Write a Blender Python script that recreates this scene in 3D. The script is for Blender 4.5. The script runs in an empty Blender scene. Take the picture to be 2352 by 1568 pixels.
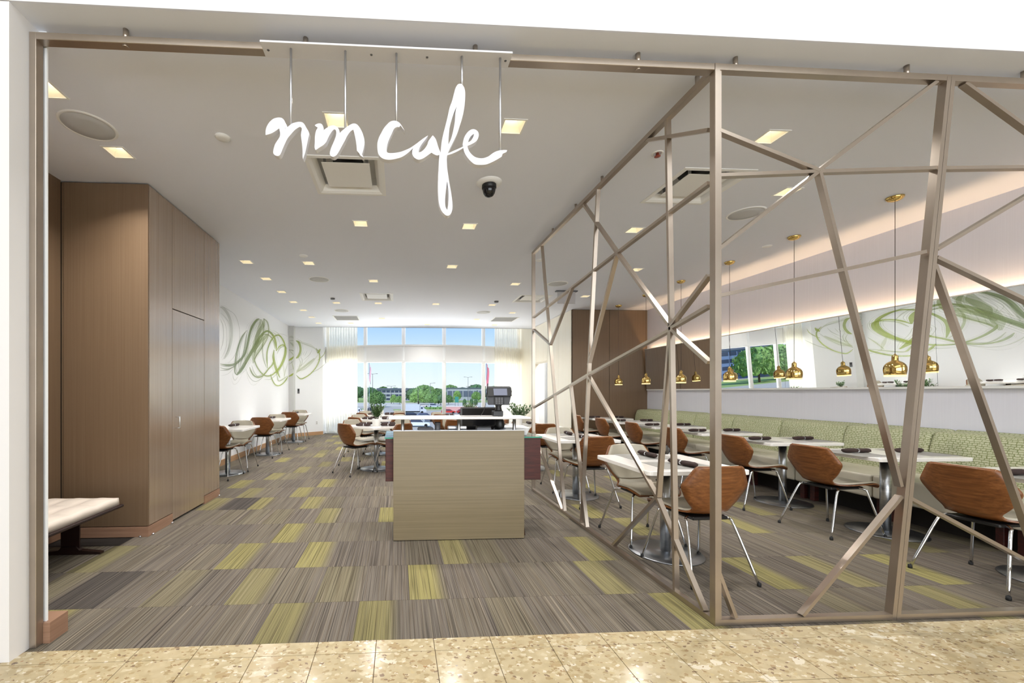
import bpy, bmesh, math, random
from mathutils import Vector, Matrix
R = math.radians
SC = bpy.context.scene
COL = SC.collection

# ------------------------------------------------------------------ camera, world, lights, exposure
cam_d = bpy.data.cameras.new('camera'); cam = bpy.data.objects.new('camera', cam_d); COL.objects.link(cam)
cam.location = (0, 0, 1.28); cam.rotation_euler = (R(90), 0, R(-3.166))
cam_d.sensor_width = 36; cam_d.lens = 36*940/2352
cam_d.shift_x = (1176-967)/2352; cam_d.shift_y = (899.5-784)/2352
cam_d.clip_start = .05; cam_d.clip_end = 2000
SC.camera = cam
SC.view_settings.view_transform = 'Standard'; SC.view_settings.look = 'None'
SC.view_settings.gamma = 1; SC.view_settings.use_curve_mapping = False
SC.view_settings.exposure = 0.4
SC.cycles.max_bounces = 10; SC.cycles.diffuse_bounces = 6; SC.cycles.transparent_max_bounces = 24
SC.cycles.sample_clamp_indirect = 6; SC.cycles.caustics_reflective = False; SC.cycles.caustics_refractive = False

world = bpy.data.worlds.new('sky'); SC.world = world; world.use_nodes = True
nt = world.node_tree; nt.nodes.clear()
wo = nt.nodes.new('ShaderNodeOutputWorld'); bg = nt.nodes.new('ShaderNodeBackground')
tc = nt.nodes.new('ShaderNodeTexCoord'); sep = nt.nodes.new('ShaderNodeSeparateXYZ'); rp = nt.nodes.new('ShaderNodeValToRGB')
rp.color_ramp.elements[0].position = 0.0; rp.color_ramp.elements[0].color = (.92, .99, 1.0, 1)
rp.color_ramp.elements[1].position = .55; rp.color_ramp.elements[1].color = (.24, .48, .95, 1)
e_ = rp.color_ramp.elements.new(.07); e_.color = (.76, .93, 1.0, 1)
e_ = rp.color_ramp.elements.new(.15); e_.color = (.46, .70, 1.0, 1)
nt.links.new(tc.outputs['Generated'], sep.inputs[0]); nt.links.new(sep.outputs['Z'], rp.inputs[0])
nt.links.new(rp.outputs[0], bg.inputs[0]); nt.links.new(bg.outputs[0], wo.inputs[0]); bg.inputs[1].default_value = .78

def light(name, kind, loc, rot, energy, color, parent=None, **kw):
    d = bpy.data.lights.new(name, kind); d.energy = energy; d.color = color
    for k, v in kw.items(): setattr(d, k, v)
    o = bpy.data.objects.new(name, d); COL.objects.link(o); o.location = loc; o.rotation_euler = rot
    if parent: o.parent = parent
    return o
light('sun', 'SUN', (0, -20, 40), (R(48), 0, R(-28)), 2.6, (1, .95, .87), angle=R(.6))
# sky portal at the window, then two added unseen lamps boosting the daylight
light('window_daylight', 'AREA', (.8, 12.9, 1.8), (R(-90), 0, 0), 10, (1, 1, 1), shape='RECTANGLE', size=6.4, size_y=3.6).data.cycles.is_portal = True
light('daylight_fill_high', 'AREA', (.8, 15.6, 7.4), (R(-42), 0, 0), 500, (.93, .97, 1.0), shape='RECTANGLE', size=9, size_y=4)  # added lamp outside, above the view, strengthens daylight on the floor
light('ground_bounce_fill', 'AREA', (.8, 15.4, -3.6), (R(-132), 0, 0), 2300, (1.0, .99, .95), shape='RECTANGLE', size=10, size_y=5)  # added lamp under the sill line, imitates bounce onto the ceiling
# added area lamps standing in for unseen mall lighting, behind and above the camera
light('concourse_light', 'AREA', (1.0, -2.2, 5.4), (R(38), 0, 0), 130, (.90, .95, 1.0), shape='RECTANGLE', size=9, size_y=3.0)
light('concourse_front_fill', 'AREA', (1.5, -5.6, 2.2), (R(90), 0, 0), 430, (.90, .95, 1.0), shape='RECTANGLE', size=10, size_y=3.6)  # added upright lamp that brightens the front ceiling, no real window
DOWN_W, LED_S = 11.0, 9.0

# ------------------------------------------------------------------ materials
def sr(h):
    h = h.lstrip('#'); c = [int(h[i:i+2], 16)/255 for i in (0, 2, 4)]
    return tuple(x/12.92 if x <= .04045 else ((x+.055)/1.055)**2.4 for x in c)+(1,)
MATS = {}
def newmat(name):
    m = bpy.data.materials.new(name); m.use_nodes = True; MATS[name] = m
    n = m.node_tree.nodes; b = n['Principled BSDF']
    return m, n, m.node_tree.links, b
def flat(name, col, rough=.5, metal=0, bump=0, bscale=200, var=0, vscale=3, spec=None, coat=0):
    m, n, l, b = newmat(name)
    c = sr(col) if isinstance(col, str) else tuple(col)+(1,)
    b.inputs['Base Color'].default_value = c; b.inputs['Roughness'].default_value = rough; b.inputs['Metallic'].default_value = metal
    if spec is not None: b.inputs['Specular IOR Level'].default_value = spec
    if coat: b.inputs['Coat Weight'].default_value = coat
    t = n.new('ShaderNodeTexCoord')
    if var:
        no = n.new('ShaderNodeTexNoise'); no.inputs['Scale'].default_value = vscale; no.inputs['Detail'].default_value = 5
        r = n.new('ShaderNodeValToRGB'); r.color_ramp.elements[0].position = .3; r.color_ramp.elements[1].position = .7
        r.color_ramp.elements[0].color = tuple(x*(1-var) for x in c[:3])+(1,); r.color_ramp.elements[1].color = tuple(min(1, x*(1+var)) for x in c[:3])+(1,)
        l.new(t.outputs['Object'], no.inputs['Vector']); l.new(no.outputs['Fac'], r.inputs[0]); l.new(r.outputs[0], b.inputs['Base Color'])
    if bump:
        no = n.new('ShaderNodeTexNoise'); no.inputs['Scale'].default_value = bscale; no.inputs['Detail'].default_value = 3
        bm_ = n.new('ShaderNodeBump'); bm_.inputs['Strength'].default_value = bump; bm_.inputs['Distance'].default_value = .002
        l.new(t.outputs['Object'], no.inputs['Vector']); l.new(no.outputs['Fac'], bm_.inputs['Height']); l.new(bm_.outputs[0], b.inputs['Normal'])
    return m
def wood(name, c1, c2, c3, scale=(6, 6, 60), rough=.35, coords='Object', metal=0, detail=6, spec=.5, grain=.5):
    """grain runs along the axis with the small scale value"""
    m, n, l, b = newmat(name)
    t = n.new('ShaderNodeTexCoord'); mp = n.new('ShaderNodeMapping'); mp.inputs['Scale'].default_value = scale
    g = n.new('ShaderNodeNewGeometry') if coords == 'World' else None
    l.new(g.outputs['Position'] if g else t.outputs['Object'], mp.inputs[0])
    oi = n.new('ShaderNodeObjectInfo')
    ad = n.new('ShaderNodeVectorMath'); ad.operation = 'ADD'
    mu = n.new('ShaderNodeMath'); mu.operation = 'MULTIPLY'; mu.inputs[1].default_value = 0 if coords == 'World' else 13
    l.new(oi.outputs['Random'], mu.inputs[0]); l.new(mp.outputs[0], ad.inputs[0]); l.new(mu.outputs[0], ad.inputs[1])
    no = n.new('ShaderNodeTexNoise'); no.inputs['Scale'].default_value = 1; no.inputs['Detail'].default_value = detail; no.inputs['Roughness'].default_value = .65
    no.inputs['Distortion'].default_value = .25
    l.new(ad.outputs[0], no.inputs['Vector'])
    r = n.new('ShaderNodeValToRGB'); e = r.color_ramp.elements
    e[0].position = .32; e[0].color = sr(c1); e[1].position = .68; e[1].color = sr(c3)
    q = e.new(.5); q.color = sr(c2)
    l.new(no.outputs['Fac'], r.inputs[0]); l.new(r.outputs[0], b.inputs['Base Color'])
    b.inputs['Roughness'].default_value = rough; b.inputs['Metallic'].default_value = metal; b.inputs['Specular IOR Level'].default_value = spec
    return m
WHITE = flat('white_paint', '#f1f0ee', .6, bump=.05, bscale=120)
CEIL = flat('ceiling_paint', '#e9ecf5', .7)
LILAC = wood('linen_wallcovering', '#e0e0ea', '#e2e2ec', '#e5e5ef', (140, 140, 1.2), .6, 'World', spec=.3)
LEFTW = flat('white_wall_paint', '#f0f1f2', .55)
FASCIA = flat('fascia_paint', '#e6e4e3', .55)
CHAMP = flat('champagne_metal', '#b3a79a', .28, .88, var=.06, vscale=5)
CHROME = flat('chrome', '#d9dadb', .09, 1)
STEEL = wood('brushed_steel', '#aeb1b5', '#bcbfc3', '#cccdd0', (3, 3, 200), .28, metal=1)
DISC = flat('steel_disc', '#9a9da1', .3, .95, var=.06, vscale=30)
GOLD = flat('polished_brass', '#d4b671', .07, 1)
WALNUT = wood('walnut_ply', '#5f371a', '#774823', '#8b5a31', (2.2, 90, 75), .33)
WALNUT_EDGE = WALNUT
DARKWOOD = wood('dark_mahogany', '#33110c', '#451a13', '#54221a', (6, 40, 60), .5)
LEATHER = flat('cream_leather', '#aca594', .42, bump=.25, bscale=160)
BENCHL = flat('bench_leather', '#dfd3c6', .35, bump=.25, bscale=140)
SEATL = flat('banquette_vinyl', '#c5bfae', .3, bump=.2, bscale=150)
PANEL = wood('bronze_veneer_sheen', '#947d66', '#a18b76', '#ab9680', (150, 150, .7), .27, 'World', spec=.5, metal=.3)  # base lightened to put the window's sheen into the closet side
BROWNW = wood('brown_veneer', '#6d5843', '#735e49', '#79654f', (150, 150, .7), .38, 'World', spec=.4)
_p = PANEL.node_tree.nodes['Principled BSDF'].inputs
_p['IOR'].default_value = 1.6; _p['Coat Weight'].default_value = 1; _p['Coat IOR'].default_value = 1.9; _p['Coat Roughness'].default_value = .16
BENCHW = flat('bench_black_wood', '#251411', .4)
TERMB = flat('terminal_grey', '#2f3034', .45)
CREAMW = wood('cream_veneer', '#f0e6d0', '#f5eddb', '#f8f2e4', (80, 80, .6), .35, 'World')
DESKP = wood('desk_veneer', '#73664d', '#7d7057', '#877a60', (.8, 120, 150), .3, 'World', spec=.55)
BASEB = wood('oak_baseboard', '#a57f5c', '#b48e69', '#c09a74', (2, 2, 60), .4, 'World')
BASEB2 = wood('brown_baseboard', '#8d6c56', '#987660', '#a4826a', (2, 2, 60), .35, 'World')
GAP = flat('dark_gap', '#1d1712', .8)
QUARTZ = flat('white_quartz', '#efebe6', .12, var=.02, vscale=60)
NAPK = flat('brown_napkin', '#33231f', .85, bump=.5, bscale=60)
RING = flat('silver_ring', '#cfcfd2', .25, .9)
PLACEM = flat('grey_placemat', '#8f8d88', .45)
BLACK = flat('black_plastic', '#121213', .4)
RUBBER = flat('black_rubber', '#0c0c0c', .7)
SIGNW = flat('sign_white', '#dcdce0', .4)
ALU = flat('satin_aluminium', '#d3d5da', .28, .9)
GREYP = flat('grey_plastic', '#5b5c60', .45)
TRIMW = flat('white_trim', '#f0f0ee', .4)
GRILLE = flat('speaker_grille', '#c4c4c3', .6, bump=.4, bscale=900)
POTW = flat('white_ceramic', '#eeece8', .25)
SOIL = flat('soil', '#3a2c20', .95)
LEAF = flat('leaf_green', '#4b6b3a', .55, var=.35, vscale=9)
LEAFD = flat('succulent_green', '#5f7d52', .5, var=.3, vscale=12)
STEM = flat('stem', '#5a5136', .8)
CORD = flat('black_cord', '#2a2426', .6)
GREENGL = flat('green_glass_edge', '#3f9d86', .1)

def emis(name, col, s):
    m, n, l, b = newmat(name)
    b.inputs['Base Color'].default_value = (0, 0, 0, 1); b.inputs['Emission Color'].default_value = sr(col); b.inputs['Emission Strength'].default_value = s
    return m
LAMPW = emis('lamp_warm', '#fff5da', 4.5)
BULB = emis('bulb_warm', '#ffd78a', 2.0)
LEDM = emis('led_strip', '#ffcf98', LED_S)
SCREEN = emis('terminal_screen', '#7e8396', .9)

def mk_glass(name, tint, gl):
    m, n, l, b = newmat(name); n.remove(b)
    o = n['Material Output']; tr = n.new('ShaderNodeBsdfTransparent'); tr.inputs[0].default_value = tint
    g = n.new('ShaderNodeBsdfGlossy'); g.inputs['Roughness'].default_value = .0
    mx = n.new('ShaderNodeMixShader'); fr = n.new('ShaderNodeFresnel'); fr.inputs[0].default_value = 1.25
    mu = n.new('ShaderNodeMath'); mu.operation = 'MULTIPLY'; mu.inputs[1].default_value = gl
    l.new(fr.outputs[0], mu.inputs[0]); l.new(mu.outputs[0], mx.inputs[0]); l.new(tr.outputs[0], mx.inputs[1]); l.new(g.outputs[0], mx.inputs[2]); l.new(mx.outputs[0], o.inputs[0])
    return m
GLASS = mk_glass('window_glass', (.97, .99, 1, 1), .5)
GLASSG = mk_glass('clear_glass', (.93, .98, .96, 1), 1.0)
def mk_mirror():
    m, n, l, b = newmat('mirror_silver'); n.remove(b)
    g = n.new('ShaderNodeBsdfGlossy'); g.inputs['Roughness'].default_value = 0; g.inputs[0].default_value = (.93, .94, .93, 1)
    l.new(g.outputs[0], n['Material Output'].inputs[0]); return m
MIRROR = mk_mirror()
def mk_curtain():
    m, n, l, b = newmat('sheer_fabric'); n.remove(b)
    d = n.new('ShaderNodeBsdfDiffuse'); d.inputs[0].default_value = sr('#f4f2ea')
    t = n.new('ShaderNodeBsdfTranslucent'); t.inputs[0].default_value = sr('#fbf8ee')
    tr = n.new('ShaderNodeBsdfTransparent'); a = n.new('ShaderNodeMixShader'); a.inputs[0].default_value = .55
    c = n.new('ShaderNodeMixShader'); c.inputs[0].default_value = .22
    l.new(d.outputs[0], a.inputs[1]); l.new(t.outputs[0], a.inputs[2]); l.new(a.outputs[0], c.inputs[1]); l.new(tr.outputs[0], c.inputs[2]); l.new(c.outputs[0], n['Material Output'].inputs[0])
    return m
SHEER = mk_curtain()
def mk_mural():
    m, n, l, b = newmat('mural_ink'); n.remove(b)
    d = n.new('ShaderNodeBsdfDiffuse'); tr = n.new('ShaderNodeBsdfTransparent'); mx = n.new('ShaderNodeMixShader')
    g = n.new('ShaderNodeNewGeometry'); sp = n.new('ShaderNodeSeparateXYZ'); mr = n.new('ShaderNodeMapRange')
    mr.inputs['From Min'].default_value = 8.2; mr.inputs['From Max'].default_value = 10.6
    r = n.new('ShaderNodeValToRGB'); r.color_ramp.elements[0].color = sr('#9aa88c'); r.color_ramp.elements[1].color = sr('#a8b855')
    at = n.new('ShaderNodeAttribute'); at.attribute_name = 'ink'
    l.new(g.outputs['Position'], sp.inputs[0]); l.new(sp.outputs['Y'], mr.inputs['Value']); l.new(mr.outputs[0], r.inputs[0]); l.new(r.outputs[0], d.inputs[0])
    l.new(at.outputs['Fac'], mx.inputs[0]); l.new(tr.outputs[0], mx.inputs[1]); l.new(d.outputs[0], mx.inputs[2]); l.new(mx.outputs[0], n['Material Output'].inputs[0])
    return m
INK = mk_mural()
def mk_carpet():
    m, n, l, b = newmat('striped_carpet')
    g = n.new('ShaderNodeNewGeometry'); at = n.new('ShaderNodeAttribute'); at.attribute_name = 'tile'
    sc = n.new('ShaderNodeSeparateColor'); l.new(at.outputs['Color'], sc.inputs[0])   # R: yellow, G: random, B: dark
    sp = n.new('ShaderNodeSeparateXYZ'); l.new(g.outputs['Position'], sp.inputs[0])
    def stripes(scale, det, off, ylen):
        mu = n.new('ShaderNodeMath'); mu.operation = 'MULTIPLY_ADD'; mu.inputs[1].default_value = 37; l.new(sc.outputs['Green'], mu.inputs[0]); mu.inputs[2].default_value = off
        cb = n.new('ShaderNodeCombineXYZ'); 
        mx_ = n.new('ShaderNodeMath'); mx_.operation = 'MULTIPLY'; mx_.inputs[1].default_value = scale; l.new(sp.outputs['X'], mx_.inputs[0])
        my_ = n.new('ShaderNodeMath'); my_.operation = 'MULTIPLY'; my_.inputs[1].default_value = ylen; l.new(sp.outputs['Y'], my_.inputs[0])
        l.new(mx_.outputs[0], cb.inputs[0]); l.new(my_.outputs[0], cb.inputs[1]); l.new(mu.outputs[0], cb.inputs[2])
        no = n.new('ShaderNodeTexNoise'); no.inputs['Scale'].default_value = 1; no.inputs['Detail'].default_value = det; no.inputs['Roughness'].default_value = .6
        l.new(cb.outputs[0], no.inputs['Vector']); return no
    s1 = stripes(88, 3, 0, .55); s2 = stripes(170, 1, 11, .8)
    def ramp(src, els):
        r = n.new('ShaderNodeValToRGB'); e = r.color_ramp.elements
        while len(e) > 1: e.remove(e[0])
        e[0].position, e[0].color = els[0][0], sr(els[0][1])
        for p, c in els[1:]: q = e.new(p); q.color = sr(c)
        l.new(src.outputs['Fac'], r.inputs[0]); return r
    base = ramp(s1, [(.30, '#554d46'), (.42, '#736b63'), (.5, '#847b72'), (.56, '#6c6154'), (.66, '#93897d'), (.78, '#ada08d')])
    yel = ramp(s1, [(.28, '#6a6248'), (.38, '#99905f'), (.48, '#a9a067'), (.56, '#867c54'), (.64, '#b0a773'), (.76, '#77705a')])
    drk = ramp(s1, [(.3, '#3c3836'), (.5, '#58524e'), (.62, '#4a4643'), (.75, '#857b70')])
    def mix(f, a, c, blend='MIX'):
        x = n.new('ShaderNodeMix'); x.data_type = 'RGBA'; x.blend_type = blend
        if isinstance(f, float): x.inputs[0].default_value = f
        else: l.new(f, x.inputs[0])
        l.new(a, x.inputs[6]); l.new(c, x.inputs[7]); return x.outputs[2]
    fd = n.new('ShaderNodeMapRange'); fd.interpolation_type = 'SMOOTHSTEP'; fd.inputs['From Min'].default_value = 1.0; fd.inputs['From Max'].default_value = .62; fd.inputs['To Min'].default_value = .12
    l.new(at.outputs['Alpha'], fd.inputs['Value'])
    fm = n.new('ShaderNodeMath'); fm.operation = 'MULTIPLY'; l.new(fd.outputs[0], fm.inputs[0]); l.new(sc.outputs['Red'], fm.inputs[1])
    c = mix(fm.outputs[0], base.outputs[0], yel.outputs[0]); c = mix(sc.outputs['Blue'], c, drk.outputs[0])
    thin = ramp(s2, [(.3, '#8c8c8c'), (.5, '#ffffff'), (.66, '#ffffff'), (.72, '#ffffff')])
    c = mix(.75, c, thin.outputs[0], 'MULTIPLY')
    sp2 = n.new('ShaderNodeTexNoise'); sp2.inputs['Scale'].default_value = 420; sp2.inputs['Detail'].default_value = 2
    l.new(g.outputs['Position'], sp2.inputs['Vector'])
    spk = ramp(sp2, [(.3, '#9a9a9a'), (.7, '#ffffff')])
    c = mix(.6, c, spk.outputs[0], 'MULTIPLY')
    l.new(c, b.inputs['Base Color']); b.inputs['Roughness'].default_value = .95; b.inputs['Specular IOR Level'].default_value = .15
    bp = n.new('ShaderNodeBump'); bp.inputs['Strength'].default_value = .35; bp.inputs['Distance'].default_value = .004
    l.new(sp2.outputs['Fac'], bp.inputs['Height']); l.new(bp.outputs[0], b.inputs['Normal'])
    return m
CARPET = mk_carpet()
def mk_terrazzo():
    m, n, l, b = newmat('terrazzo')
    g = n.new('ShaderNodeNewGeometry'); oi = n.new('ShaderNodeObjectInfo')
    no = n.new('ShaderNodeTexNoise'); no.inputs['Scale'].default_value = 14; no.inputs['Detail'].default_value = 4; l.new(g.outputs['Position'], no.inputs['Vector'])
    r = n.new('ShaderNodeValToRGB'); e = r.color_ramp.elements; e[0].position = .3; e[0].color = sr('#ad9d7a'); e[1].position = .7; e[1].color = sr('#bfaf8e')
    l.new(no.outputs['Fac'], r.inputs[0]); cur = r.outputs[0]
    # wobble
    w = n.new('ShaderNodeTexNoise'); w.inputs['Scale'].default_value = 45; w.inputs['Detail'].default_value = 3; l.new(g.outputs['Position'], w.inputs['Vector'])
    ws = n.new('ShaderNodeVectorMath'); ws.operation = 'SCALE'; ws.inputs['Scale'].default_value = .03; l.new(w.outputs['Color'], ws.inputs[0])
    va = n.new('ShaderNodeVectorMath'); va.operation = 'ADD'; l.new(g.outputs['Position'], va.inputs[0]); l.new(ws.outputs[0], va.inputs[1])
    for sc_, th, cols, prob, off in ((34, .5, ['#baa986', '#ab9873', '#c3b595', '#a3906c'], .6, 3), (13, .40, ['#c9bca0', '#b4a27d', '#d3c9b3', '#aa9570'], .5, 0), (24, .36, ['#a18a68', '#c6b899', '#bba982', '#d2c8b2'], .4, 5), (60, .40, ['#d0c5ac', '#97805f', '#bba986', '#85705a'], .35, 9), (17, .22, ['#6a5b4e', '#978f85', '#a07a56', '#e4ddd0'], .12, 21)):
        mp = n.new('ShaderNodeMapping'); mp.inputs['Location'].default_value = (off, off*.7, 0); mp.inputs['Rotation'].default_value = (0, 0, off); mp.inputs['Scale'].default_value = (1, 1.5, 1); l.new(va.outputs[0], mp.inputs[0])
        v = n.new('ShaderNodeTexVoronoi'); v.inputs['Scale'].default_value = sc_; l.new(mp.outputs[0], v.inputs['Vector'])
        s = n.new('ShaderNodeSeparateColor'); l.new(v.outputs['Color'], s.inputs[0])
        cr = n.new('ShaderNodeValToRGB'); cr.color_ramp.interpolation = 'CONSTANT'; ee = cr.color_ramp.elements
        ee[0].position = 0; ee[0].color = sr(cols[0]); ee[1].position = .75; ee[1].color = sr(cols[3])
        for i in (1, 2): q = ee.new(.25*i); q.color = sr(cols[i])
        l.new(s.outputs['Red'], cr.inputs[0])
        th_ = n.new('ShaderNodeMath'); th_.operation = 'MULTIPLY'; th_.inputs[1].default_value = th*1.6; l.new(s.outputs['Blue'], th_.inputs[0])
        a = n.new('ShaderNodeMath'); a.operation = 'LESS_THAN'; l.new(v.outputs['Distance'], a.inputs[0]); l.new(th_.outputs[0], a.inputs[1])
        bq = n.new('ShaderNodeMath'); bq.operation = 'LESS_THAN'; l.new(s.outputs['Green'], bq.inputs[0]); bq.inputs[1].default_value = prob
        f = n.new('ShaderNodeMath'); f.operation = 'MULTIPLY'; l.new(a.outputs[0], f.inputs[0]); l.new(bq.outputs[0], f.inputs[1])
        x = n.new('ShaderNodeMix'); x.data_type = 'RGBA'; l.new(f.outputs[0], x.inputs[0]); l.new(cur, x.inputs[6]); l.new(cr.outputs[0], x.inputs[7]); cur = x.outputs[2]
    l.new(cur, b.inputs['Base Color']); b.inputs['Roughness'].default_value = .16; b.inputs['Specular IOR Level'].default_value = .4
    return m
TERR = mk_terrazzo()
GROUT = flat('tile_joint', '#75624a', .7)
def mk_weave():
    m, n, l, b = newmat('green_weave')
    t = n.new('ShaderNodeTexCoord'); mp = n.new('ShaderNodeMapping'); mp.inputs['Scale'].default_value = (13, 13, 13); l.new(t.outputs['UV'], mp.inputs[0])
    br = n.new('ShaderNodeTexBrick'); br.inputs['Scale'].default_value = 1; br.inputs['Mortar Size'].default_value = .035; br.inputs['Brick Width'].default_value = .42; br.inputs['Row Height'].default_value = .27; br.offset = .37; br.squash = 1.6; br.squash_frequency = 3
    br.inputs['Color1'].default_value = sr('#c4c5a6'); br.inputs['Color2'].default_value = sr('#b7ba98'); br.inputs['Mortar'].default_value = sr('#80875a')
    no = n.new('ShaderNodeTexNoise'); no.inputs['Scale'].default_value = 3; l.new(mp.outputs[0], no.inputs['Vector'])
    sv = n.new('ShaderNodeVectorMath'); sv.operation = 'SCALE'; sv.inputs['Scale'].default_value = .22; l.new(no.outputs['Color'], sv.inputs[0])
    ad = n.new('ShaderNodeVectorMath'); ad.operation = 'ADD'; l.new(mp.outputs[0], ad.inputs[0]); l.new(sv.outputs[0], ad.inputs[1]); l.new(ad.outputs[0], br.inputs['Vector'])
    l.new(br.outputs['Color'], b.inputs['Base Color']); b.inputs['Roughness'].default_value = .8
    bp = n.new('ShaderNodeBump'); bp.inputs['Strength'].default_value = .3; bp.inputs['Distance'].default_value = .003; l.new(br.outputs['Fac'], bp.inputs['Height']); bp.invert = True; l.new(bp.outputs[0], b.inputs['Normal'])
    return m
WEAVE = mk_weave()

# ------------------------------------------------------------------ mesh helpers
class MB:
    def __init__(s): s.bm = bmesh.new()
    def box(s, x0, x1, y0, y1, z0, z1, bev=0, seg=2):
        r = bmesh.ops.create_cube(s.bm, size=1); vs = r['verts']
        for v in vs: v.co = Vector((x0+(v.co.x+.5)*(x1-x0), y0+(v.co.y+.5)*(y1-y0), z0+(v.co.z+.5)*(z1-z0)))
        if bev:
            es = list({e for v in vs for e in v.link_edges})
            bmesh.ops.bevel(s.bm, geom=es, offset=bev, segments=seg, affect='EDGES', profile=.5)
        return s
    def bar(s, p, q, w, d, nrm, off=0):
        """flat bar from p to q, width w in the plane with normal nrm, depth d along nrm starting off from the line"""
        p, q, nn = Vector(p), Vector(q), Vector(nrm).normalized(); t = (q-p).normalized(); u = nn.cross(t).normalized()
        c = []
        for a in (p, q):
            for i, j in ((-1, 0), (1, 0), (1, 1), (-1, 1)): c.append(s.bm.verts.new(a+u*(w/2*i)+nn*(off+d*j)))
        for f in ((0, 1, 2, 3), (7, 6, 5, 4), (0, 4, 5, 1), (1, 5, 6, 2), (2, 6, 7, 3), (3, 7, 4, 0)): s.bm.faces.new([c[i] for i in f])
        return s
    def tube(s, pts, r, seg=10, cap=True, radii=None):
        pts = [Vector(p) for p in pts]; rings = []; prev = None
        for i, p in enumerate(pts):
            t = (pts[min(i+1, len(pts)-1)]-pts[max(i-1, 0)]).normalized()
            if prev is None: u = t.orthogonal().normalized()
            else: u = (prev-t*prev.dot(t)).normalized()
            prev = u; v = t.cross(u); rr = radii[i] if radii else r
            rings.append([s.bm.verts.new(p+(u*math.cos(2*math.pi*k/seg)+v*math.sin(2*math.pi*k/seg))*rr) for k in range(seg)])
        for a, b in zip(rings, rings[1:]):
            for k in range(seg): s.bm.faces.new((a[k], a[(k+1) % seg], b[(k+1) % seg], b[k])).smooth = True
        if cap: s.bm.faces.new(rings[0][::-1]); s.bm.faces.new(rings[-1])
        return s
    def lathe(s, prof, seg=28, c=(0, 0, 0), smooth=True, close=True):
        rings = []
        for r, z in prof: rings.append([s.bm.verts.new((c[0]+max(r, .0003)*math.cos(2*math.pi*k/seg), c[1]+max(r, .0003)*math.sin(2*math.pi*k/seg), c[2]+z)) for k in range(seg)])
        for a, b in zip(rings, rings[1:]):
            for k in range(seg): s.bm.faces.new((a[k], a[(k+1) % seg], b[(k+1) % seg], b[k])).smooth = smooth
        if close: s.bm.faces.new(rings[0][::-1]); s.bm.faces.new(rings[-1])
        return s
    def grid(s, rows, smooth=True, flip=False):
        vs = [[s.bm.verts.new(p) for p in r] for r in rows]
        for a, b in zip(vs, vs[1:]):
            for k in range(len(a)-1):
                f = (a[k], a[k+1], b[k+1], b[k]); s.bm.faces.new(f[::-1] if flip else f).smooth = smooth
        return vs
    def poly(s, pts): s.bm.faces.new([s.bm.verts.new(p) for p in pts]); return s
    def prism(s, pts, n, d):
        """polygon pts extruded by vector n*d"""
        v = Vector(n)*d; a = [s.bm.verts.new(p) for p in pts]; b = [s.bm.verts.new(Vector(p)+v) for p in pts]
        s.bm.faces.new(a); s.bm.faces.new(b[::-1]); k = len(a)
        for i in range(k): s.bm.faces.new((a[i], b[i], b[(i+1) % k], a[(i+1) % k]))
        return s
    def mesh(s, name, mats, recalc=True):
        if recalc: bmesh.ops.recalc_face_normals(s.bm, faces=s.bm.faces)
        me = bpy.data.meshes.new(name); s.bm.to_mesh(me); s.bm.free()
        for m in (mats if isinstance(mats, (list, tuple)) else [mats]): me.materials.append(m)
        return me
def add(name, me, parent=None, loc=None, rot=None):
    o = bpy.data.objects.new(name, me); COL.objects.link(o)
    if parent: o.parent = parent
    if loc is not None: o.location = loc
    if rot is not None: o.rotation_euler = rot
    return o
def obj(name, mb, mat, parent=None, recalc=True): return add(name, mb.mesh(name, mat, recalc), parent)
def empty(name, loc, rz=0):
    o = bpy.data.objects.new(name, None); COL.objects.link(o); o.location = loc; o.rotation_euler = (0, 0, rz); o.empty_display_size = .1; return o
def tag(o, label, cat, group=None, kind=None):
    o['label'] = label; o['category'] = cat
    if group: o['group'] = group
    if kind: o['kind'] = kind
    return o
def thing(name, label, cat, loc=(0, 0, 0), rz=0, group=None): return tag(empty(name, loc, rz), label, cat, group)
def struct(o): o['kind'] = 'structure'; return o
def dup(root, loc, rz, label, group=None):
    r = root.copy(); COL.objects.link(r); r.location = loc; r.rotation_euler = (0, 0, rz); r['label'] = label
    if group: r['group'] = group
    for ch in list(root.children):
        c = ch.copy(); COL.objects.link(c); c.parent = r
        for g in list(ch.children):
            d = g.copy(); COL.objects.link(d); d.parent = c
    return r
def smooth_bez(pts, n=6, closed=False):
    out = []; P = [Vector(p) for p in pts]
    for i in range(len(P)-1):
        p0, p1, p2, p3 = P[max(i-1, 0)], P[i], P[i+1], P[min(i+2, len(P)-1)]
        for k in range(n):
            t = k/n; out.append(.5*((2*p1)+(p2-p0)*t+(2*p0-5*p1+4*p2-p3)*t*t+(3*p1-p0-3*p2+p3)*t**3))
    out.append(P[-1]); return out
ORD = ['first', 'second', 'third', 'fourth', 'fifth', 'sixth', 'seventh', 'eighth', 'ninth', 'tenth']
# ------------------------------------------------------------------ setting: floors
CZ = 3.126                                  # ceiling height
floor = struct(obj('floor', MB().box(-3.3, 5.9, 2.12, 13.2, -.06, -.006), GAP))
rng = random.Random(7)
ROW0, RH = 2.52, .507
YEL = {-1: [-2.08, -.745, -.235, 1.58, 3.3], 0: [-1.05, .07, 1.31, 2.46, 3.0, 3.615], 1: [-2.35, -1.335, -.755, .34, 1.45, 4.2], 2: [-1.09, 2.15, 3.2], 3: [-.83, -.2, 1.95, 3.75],
       4: [-2.2, -1.70, -1.09, 2.7], 5: [-1.97, -1.33, 2.5], 6: [-2.28, -1.1, 3.1], 7: [-1.97, 2.4], 8: [-1.68], 9: [-1.39, -.3], 10: [-2.27, -1.1], 11: [-1.68], 12: [-1.7, 2.2], 13: [-2.3, -1.4], 14: [-1.0], 15: [-1.6], 16: [-1.9, -.6], 17: [-1.2], 18: [-1.9]}
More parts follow.
